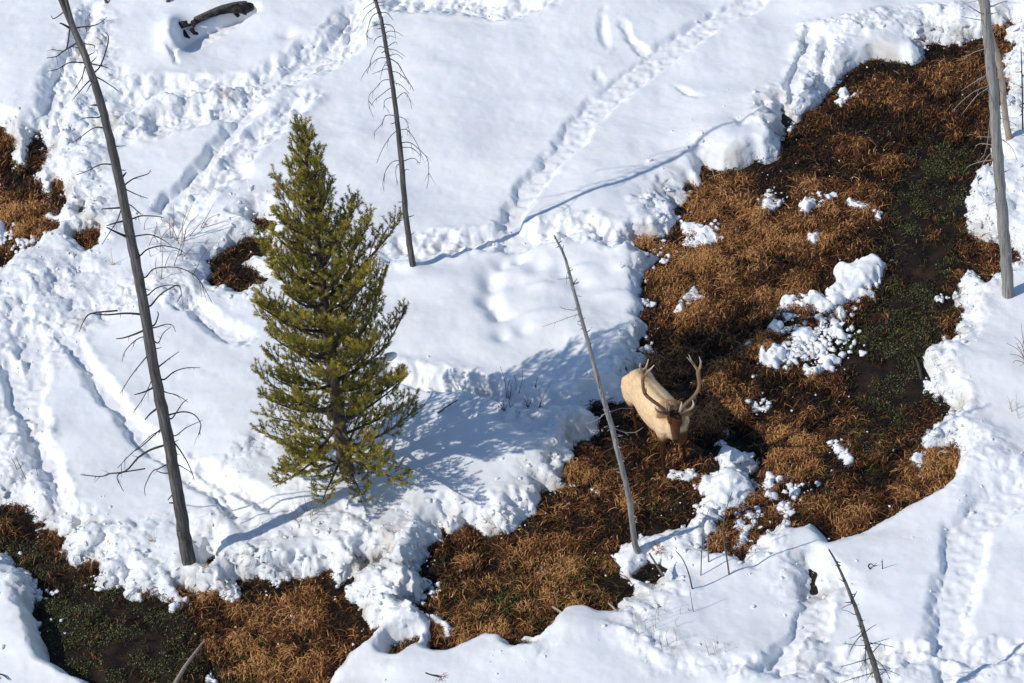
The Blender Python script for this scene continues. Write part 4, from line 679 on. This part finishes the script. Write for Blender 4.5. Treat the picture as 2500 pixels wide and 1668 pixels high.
# ---------------------------------------------------------------- elk
def make_elk():
    ez=lambda u,v:(1391.2+.2098*u,789.6+.2098*v)
    FR=gnd(*ez(640,1405)); FL=gnd(*ez(872,1300)); HR=gnd(*ez(352,1030))
    GF=(FR+FL)/2; hd=(FR-HR)[:2]; hd/=np.linalg.norm(hd); ang=math.atan2(hd[1],hd[0])+math.radians(3)
    f=np.array([math.cos(ang),math.sin(ang),0]); l=np.array([-f[1],f[0],0]); up=np.array([0,0,1.])
    O=GF-f*.45; O[2]=-.01
    def W(x,y,z): return O+f*x+l*y+up*z
    def loc(p): q=p-O; return q@f,q@l,q[2]
    t=thing('elk',O,'pale bull elk with tall antlers standing in the brown marsh grass facing the viewer','elk')
    m=MB()
    def loft(S,k=20):
        # S rows: centre(3), half width, half height, side(3)
        S=np.array(S,float); n=len(S); base=m.n
        for i in range(n):
            c=S[i,:3]; tg=S[min(i+1,n-1),:3]-S[max(i-1,0),:3]; tg/=np.linalg.norm(tg); sd=S[i,5:8]-tg*(S[i,5:8]@tg); sd/=np.linalg.norm(sd); vv=np.cross(sd,tg)
            for j in range(k):
                a=2*math.pi*j/k; m.v.append(c+sd*math.cos(a)*S[i,3]+vv*math.sin(a)*S[i,4])
            if i:
                for j in range(k): m.f.append((base+(i-1)*k+j,base+(i-1)*k+(j+1)%k,base+i*k+(j+1)%k,base+i*k+j))
        m.n+=n*k; m.f.append(tuple(base+j for j in range(k))[::-1]); m.f.append(tuple(base+(n-1)*k+j for j in range(k)))
    def row(c,a,b_,s=l): return [*c,a,b_,*s]
    tor=[(-.86,1.17,.05,.07),(-.83,1.14,.15,.19),(-.74,1.11,.225,.27),(-.58,1.09,.275,.315),(-.38,1.05,.285,.335),(-.12,1.00,.32,.36),(.12,.985,.325,.375),(.32,1.02,.29,.375),(.48,1.05,.25,.355),(.60,1.04,.225,.31),(.70,1.01,.19,.25),(.78,1.0,.12,.16)]
    loft([row(W(x*(.93 if x<0 else 1),0,z-.05-.05*max(0,-x)),a*.86,b_*.93) for x,z,a,b_ in cr(tor,3)])
    # shoulder and haunch masses
    for s_ in (-1,1):
        loft([row(W(.44,s_*.12,1.26),.06,.08),row(W(.45,s_*.15,1.14),.10,.16),row(W(.47,s_*.175,.98),.11,.17),row(W(.43,s_*.17,.82),.085,.12),row(W(.41,s_*.16,.72),.06,.08)],16)
        loft([row(W(-.58,s_*.10,1.20),.07,.1),row(W(-.59,s_*.14,1.10),.11,.19),row(W(-.58,s_*.16,.98),.12,.21),row(W(-.56,s_*.18,.86),.10,.18),row(W(-.57,s_*.17,.74),.075,.12)],16)
    # legs: front right, front left, hind right, hind left
    def leg(top,foot,hind,s_):
        fx,fy,_=loc(foot)
        if hind: st=[(-.57,s_*.17,.78,.075,.12),(-.62,s_*.165,.66,.05,.075),(fx-.06,fy*.6+s_*.065,.54,.042,.058),(fx-.09,fy,.47,.036,.048),(fx-.055,fy,.36,.029,.036),(fx-.03,fy,.2,.026,.031),(fx-.02,fy,.11,.032,.036),(fx+.015,fy,.055,.032,.04),(fx+.03,fy,.03,.04,.055),(fx+.035,fy,-.04,.043,.062)]
        else: st=[(.42,s_*.165,.82,.09,.125),(.42,s_*.16,.70,.072,.095),(.43*.5+fx*.5,s_*.08+fy*.5,.56,.050,.058),(fx-.005,fy,.44,.043,.048),(fx-.015,fy,.40,.038,.042),(fx-.02,fy,.3,.028,.032),(fx-.02,fy,.17,.026,.03),(fx-.015,fy,.11,.032,.035),(fx+.01,fy,.055,.032,.038),(fx+.025,fy,.03,.04,.052),(fx+.03,fy,-.04,.043,.058)]
        loft([row(W(a,b_,c),p,q) for a,b_,c,p,q in cr(st,2)],14)
    leg(None,FR,False,-1); leg(None,FL,False,1); leg(None,HR,True,-1)
    HL=W(-.50,.17,0); leg(None,HL,True,1)
    # head: centre line from poll to nose
    poll=onplane(*ez(745,770),W(.92,.03,1.4)); 
    poll=np.array(poll); nd=np.array([-.05,-.62,-.78]); nd/=np.linalg.norm(nd)
    hs_=np.array([1.,-.02,0]); hs_-=nd*(hs_@nd); hs_/=np.linalg.norm(hs_); fn=np.cross(nd,hs_); fn*=1 if fn[1]<0 else -1
    print('poll local',loc(poll),'fn',fn)
    def Hd(s,a,b_): return poll+nd*s+hs_*a+fn*b_          # s along face, a to image right, b out of the face
    # neck
    nk=[(W(.38,0,1.10),.19,.28),(W(.56,.0,1.10),.175,.27),(W(.68,.0,1.16),.15,.235),(poll-fn*.16+nd*(.0)+up*-.05,.115,.17),(poll-fn*.09+nd*.03,.095,.115)]
    loft([row(c,a,b_) for c,a,b_ in nk],18)
    # throat mane sweeping down to the brisket
    loft([row(poll-fn*.15+nd*.08,.07,.09),row((poll-fn*.2+nd*.16)*.6+W(.70,0,.98)*.4,.10,.13),row(W(.72,.01,.90),.11,.12),row(W(.70,.02,.79),.075,.085),row(W(.67,.02,.67),.03,.04)],16)
    S=[(-.035,-.045,.045,.05),(-.01,-.045,.078,.075),(.05,-.045,.092,.085),(.11,-.045,.093,.085),(.17,-.048,.082,.078),(.24,-.05,.074,.070),(.31,-.05,.066,.060),(.355,-.052,.063,.054),(.395,-.056,.058,.048),(.425,-.062,.043,.038),(.438,-.064,.02,.02)]
    loft([row(Hd(s,0,b0),a,b_,hs_) for s,b0,a,b_ in S],18)
    # brow ridges, ears
    for s_ in (-1,1):
        loft([row(Hd(.03,s_*.06,.02),.02,.02,hs_),row(Hd(.075,s_*.075,.022),.028,.026,hs_),row(Hd(.12,s_*.072,.012),.018,.018,hs_)],10)
        e0=Hd(.0,s_*.075,-.05); ed=hs_*s_*.92-up*.02+nd*.10+fn*.05; ed/=np.linalg.norm(ed)
        sw=np.cross(ed,fn); loft([row(e0,.022,.022,sw),row(e0+ed*.05,.036,.020,sw),row(e0+ed*.11,.045,.016,sw),row(e0+ed*.17,.030,.013,sw),row(e0+ed*.215,.008,.008,sw)],12)
        loft([row(Hd(-.05,s_*.045,-.02),.03,.03,hs_),row(Hd(.0,s_*.035,-.02),.034,.034,hs_)],10)
    # short tail
    loft([row(W(-.76,0,1.14),.04,.04),row(W(-.82,0,1.06),.035,.03),row(W(-.84,0,.96),.02,.02)],10)
    me=bpy.data.meshes.new('tmp'); me.from_pydata([tuple(v) for v in m.v],[],m.f); me.update(); ob=bpy.data.objects.new('tmp',me); COL.objects.link(ob)
    md=ob.modifiers.new('r','REMESH'); md.mode='VOXEL'; md.voxel_size=.0125; md.adaptivity=0
    md=ob.modifiers.new('s','SMOOTH'); md.factor=.5; md.iterations=5
    dg=bpy.context.evaluated_depsgraph_get(); bm_=bpy.data.meshes.new_from_object(ob.evaluated_get(dg)); bpy.data.objects.remove(ob)
    n=len(bm_.vertices); co=np.zeros(n*3,np.float32); bm_.vertices.foreach_get('co',co); co=co.reshape(-1,3).astype(float)
    L=np.stack([(co-O)@f,(co-O)@l,co[:,2]-O[2]],1); hq=np.stack([(co-poll)@nd,(co-poll)@hs_,(co-poll)@fn],1)
    nz=vn(co[:,0]*1.+co[:,2]*2.3,co[:,1]*1.7-co[:,2],.10,4)*.5+vn(co[:,0]+co[:,2]*3,co[:,1]-co[:,2]*2,.035,5)*.5
    cream=np.array([.82,.59,.36]); tan=np.array([.46,.20,.07]); brown=np.array([.06,.020,.009]); dark=np.array([.035,.017,.011]); rump=np.array([.80,.55,.30])
    def mx(c,d,w_): return c*(1-w_[:,None])+d*w_[:,None]
    C=np.tile(cream,(n,1)); x,y,z=L.T
    C=mx(C,rump,sm(-.55,-.75,x+.03*nz)*.8)
    C=mx(C,np.array([.17,.10,.055]),np.exp(-((y+.0)/.035)**2)*sm(1.12,1.24,z)*(.5+.35*nz)*sm(-.8,-.5,x))
    C=mx(C,np.array([.12,.075,.045]),np.exp(-((x+.42)/.16)**2-((y-.07)/.05)**2)*sm(1.1,1.2,z)*.75)       # darker dorsal patch, only on one side of the spine
    C=mx(C,np.array([.45,.27,.12]),sm(.82,.70,z+.03*nz)*sm(.8,.3,np.abs(x)))                                     # belly warm edge
    legw=np.maximum(sm(.90,.66,z+.04*nz)*sm(.16,.26,x),sm(.86,.66,z+.04*nz)*sm(-.36,-.44,x)); C=mx(C,tan,legw); C=mx(C,brown,np.maximum(sm(.80,.64,z+.03*nz)*sm(.16,.26,x),sm(.76,.62,z+.03*nz)*sm(-.3,-.42,x))); C=mx(C,dark,sm(.30,.06,z)*.9)
    # neck and throat
    hw=sm(.56,.74,x+.04*nz); thr=np.maximum(sm(1.24,1.02,z+.03*nz)*sm(.60,.70,x+.03*nz)*sm(-.20,-.08,y),sm(.95,.8,z)*sm(.55,.65,x)); C=mx(C,np.array([.27,.145,.06]),sm(.26,.50,x)*sm(1.14,1.26,z)*np.clip(.8+.9*nz,0,1)); C=mx(C,np.array([.095,.036,.015]),thr)
    hd_=(hq[:,0]>-.06)&(hq[:,0]<.55)&(np.abs(hq[:,1])<.14)&(hq[:,2]>-.155)&(np.linalg.norm(co-poll,axis=1)<.56); hm=hd_.astype(float)
    face=np.array([.085,.032,.014]); C=mx(C,face,hm); C=mx(C,dark,hm*sm(.09,.0,hq[:,0]+.015*nz)*sm(.11,.05,np.abs(hq[:,1]))*.9)
    C=mx(C,dark*1.1,hm*np.exp(-((hq[:,0]-.27)/.06)**2)*np.exp(-(hq[:,1]/.03)**2)*.75)
    C=mx(C,np.array([.12,.055,.027]),hm*np.exp(-((hq[:,0]-.30)/.09)**2)*sm(.025,.05,np.abs(hq[:,1]))*.6)
    C=mx(C,np.array([.012,.011,.012]),hm*sm(.375,.405,hq[:,0])); C=mx(C,np.array([.33,.25,.18]),hm*sm(.41,.43,hq[:,0])*sm(-.055,-.075,hq[:,2])*.8)
    ear=(np.abs(hq[:,1])>.115)&(np.linalg.norm(co-poll,axis=1)<.36)&(z>1.3)&(np.abs(hq[:,0])<.12); C=mx(C,np.array([.36,.20,.085]),ear.astype(float))
    C=C*(1+.16*nz[:,None]+.10*vn(co[:,0]*1.3+co[:,2],co[:,1]-co[:,2],.33,8)[:,None]); a=bm_.color_attributes.new('Col','FLOAT_COLOR','POINT'); cc=np.ones((n,4),np.float32); cc[:,:3]=np.clip(C,0,1); a.data.foreach_set('color',cc.ravel())
    mf,tf,bf=mat('elk_fur',(.5,.4,.3),.85,.15); at=tf.nodes.new('ShaderNodeAttribute'); at.attribute_name='Col'
    nn,rr=noise_ramp(tf,26,[(.3,(.86,.86,.86)),(.7,(1.1,1.1,1.1))],detail=6,rough=.75); mxn=tf.nodes.new('ShaderNodeMix'); mxn.data_type='RGBA'; mxn.blend_type='MULTIPLY'; mxn.inputs[0].default_value=1
    tf.links.new(at.outputs['Color'],mxn.inputs[6]); tf.links.new(rr.outputs[0],mxn.inputs[7]); tf.links.new(mxn.outputs[2],bf.inputs['Base Color']); bump(tf,bf,nn.outputs['Fac'],.5,.012)
    body=link('body',bm_,mf,t)
    # coat hairs: short strands so the outline is furry
    vn_=np.zeros(n*3,np.float32); bm_.vertices.foreach_get('normal',vn_); N_=vn_.reshape(-1,3).astype(float)
    rs=np.random.RandomState(3); tot=26000; long_=(x>.3)&(hq[:,0]<.02)&(z>.62); p_=np.where(long_,2.6,1.)*np.where(hm>0,.5,1.)*np.where(z<.5,.35,1.); p_/=p_.sum(); ii=rs.choice(n,tot,p=p_)
    b0=co[ii]; nn_=N_[ii]; flow=-f*.8-up*.5; fl=np.where((z[ii]<.75)[:,None],-up,flow); d_=fl-nn_*(fl*nn_).sum(1)[:,None]; d_/=np.linalg.norm(d_,axis=1)[:,None]+1e-6; d_=d_+nn_*.35+rs.normal(0,.25,(tot,3))
    ln=np.where(long_[ii],rs.uniform(.02,.055,tot),rs.uniform(.008,.018,tot)); ln=np.where(hm[ii]>0,.008,ln); sdv=np.cross(d_,nn_); sdv/=np.linalg.norm(sdv,axis=1)[:,None]+1e-6; wv=.0022
    V=np.stack([b0-nn_*.002-sdv*wv,b0-nn_*.002+sdv*wv,b0+d_*ln[:,None]],1).reshape(-1,3); cc=C[ii]*(.7+.55*rs.rand(tot,1)); link('coat',npmesh('coat',V,np.arange(tot*3).reshape(-1,3),np.repeat(cc,3,0)),attr_mat('coat_hair',.8,.15),t,False)
    # eyes, nostrils
    me_,te_,be_=mat('elk_eye',(.008,.006,.005),.12,.6)
    for s_ in (-1,1):
        mm=MB(); c=Hd(.118,s_*.084,.006); v=IV*.020+c; mm.v=[q for q in v]; mm.f=[tuple(q) for q in IF]; mm.n=len(v); mm.build('eye',me_,t)
    mm=MB()
    for s_ in (-1,1):
        c=Hd(.41,s_*.024,-.022); b_=len(mm.v); mm.v+= [q for q in IV*.012+c]; mm.f+=[tuple(q+b_) for q in IF]
    mm.build('nostrils',me_,t)
    # antlers
    ma=bpy.data.materials.new('antler'); ma.use_nodes=True; ta=ma.node_tree; ba=ta.nodes['Principled BSDF']; ba.inputs['Roughness'].default_value=.6
    at=ta.nodes.new('ShaderNodeAttribute'); at.attribute_name='Col'; ta.links.new(at.outputs['Color'],ba.inputs['Base Color']); n3,_=noise_ramp(ta,60,[(0,(0,0,0)),(1,(1,1,1))],vec=(1,1,.4)); bump(ta,ba,n3.outputs['Fac'],.5,.006)
    def antler(beam,tines,s_,label):
        mm=MB(); cols=[]
        def piece(P,R_,c0,c1):
            pts=[]; 
            for u,v,aw in P:
                px,py=ez(u,v); pts.append(onplane(px,py,poll,aw))
            Q=cr(np.hstack([np.array(pts),np.array(R_)[:,None]]),5); k0=mm.n; mm.tube(Q[:,:3],Q[:,3],9,wob=.12); k1=mm.n; L_=len(Q)
            for i in range(L_):
                tt=i/(L_-1); cols.extend([np.array(c0)*(1-tt**2)+np.array(c1)*tt**2]*9)
            cols.extend([np.array(c0),np.array(c1)])
        piece(*beam); 
        for q in tines: piece(*q)
        me=bpy.data.meshes.new('antler'); me.from_pydata([tuple(v) for v in mm.v],[],mm.f); me.update(); a=me.color_attributes.new('Col','FLOAT_COLOR','POINT')
        cc=np.ones((len(mm.v),4),np.float32); cc[:,:3]=np.array(cols); a.data.foreach_set('color',cc.ravel()); o=link('antler',me,ma,t); return o
    A0=(.095,.047,.024); A1=(.27,.155,.08); IV_=(.72,.62,.50)
    antler(([(668,758,-.02),(625,712,.0),(560,660,.05),(480,600,.11),(430,550,.17),(408,490,.22),(400,420,.25),(403,365,.26),(412,325,.26)],[.034,.030,.028,.028,.028,.027,.027,.031,.026],A0,A1),
      [([(408,340,.26),(385,280,.25),(368,245,.22),(374,208,.20)],[.022,.019,.014,.004],A1,IV_),([(412,335,.26),(428,275,.29),(446,225,.31),(462,165,.31)],[.022,.019,.014,.004],A1,IV_),([(420,345,.26),(455,305,.22),(490,270,.18),(526,230,.15)],[.023,.020,.014,.004],A1,IV_),([(425,545,.16),(434,515,.12),(438,478,.06)],[.020,.014,.004],A0,A1),
       ([(660,765,-.03),(615,752,-.12),(565,738,-.20),(535,700,-.22),(528,672,-.2)],[.026,.021,.018,.012,.004],A0,IV_),([(655,750,-.02),(668,715,-.10),(660,680,-.16),(645,648,-.18)],[.022,.017,.012,.004],A0,IV_)],-1,'')
    antler(([(806,752,-.02),(832,705,.0),(880,648,.04),(935,598,.09),(985,540,.14),(1014,475,.19),(1016,405,.22),(1006,330,.24),(1008,275,.24)],[.034,.031,.029,.028,.029,.028,.029,.034,.028],(.17,.095,.05),A1),
      [([(1003,290,.24),(965,235,.26),(930,180,.27),(905,118,.26)],[.025,.020,.014,.004],A1,IV_),([(955,222,.26),(920,185,.22),(883,146,.17)],[.017,.013,.004],A1,IV_),([(1014,285,.24),(1032,235,.26),(1032,190,.25),(1018,143,.24)],[.024,.020,.013,.004],A1,IV_),
       ([(812,762,-.03),(865,738,-.12),(925,708,-.2),(955,665,-.22),(944,612,-.2)],[.026,.022,.021,.018,.004],A0,IV_),([(808,745,-.02),(812,715,-.10),(820,680,-.15),(826,634,-.16)],[.022,.019,.015,.004],(.5,.42,.33),IV_)],1,'')
make_elk()
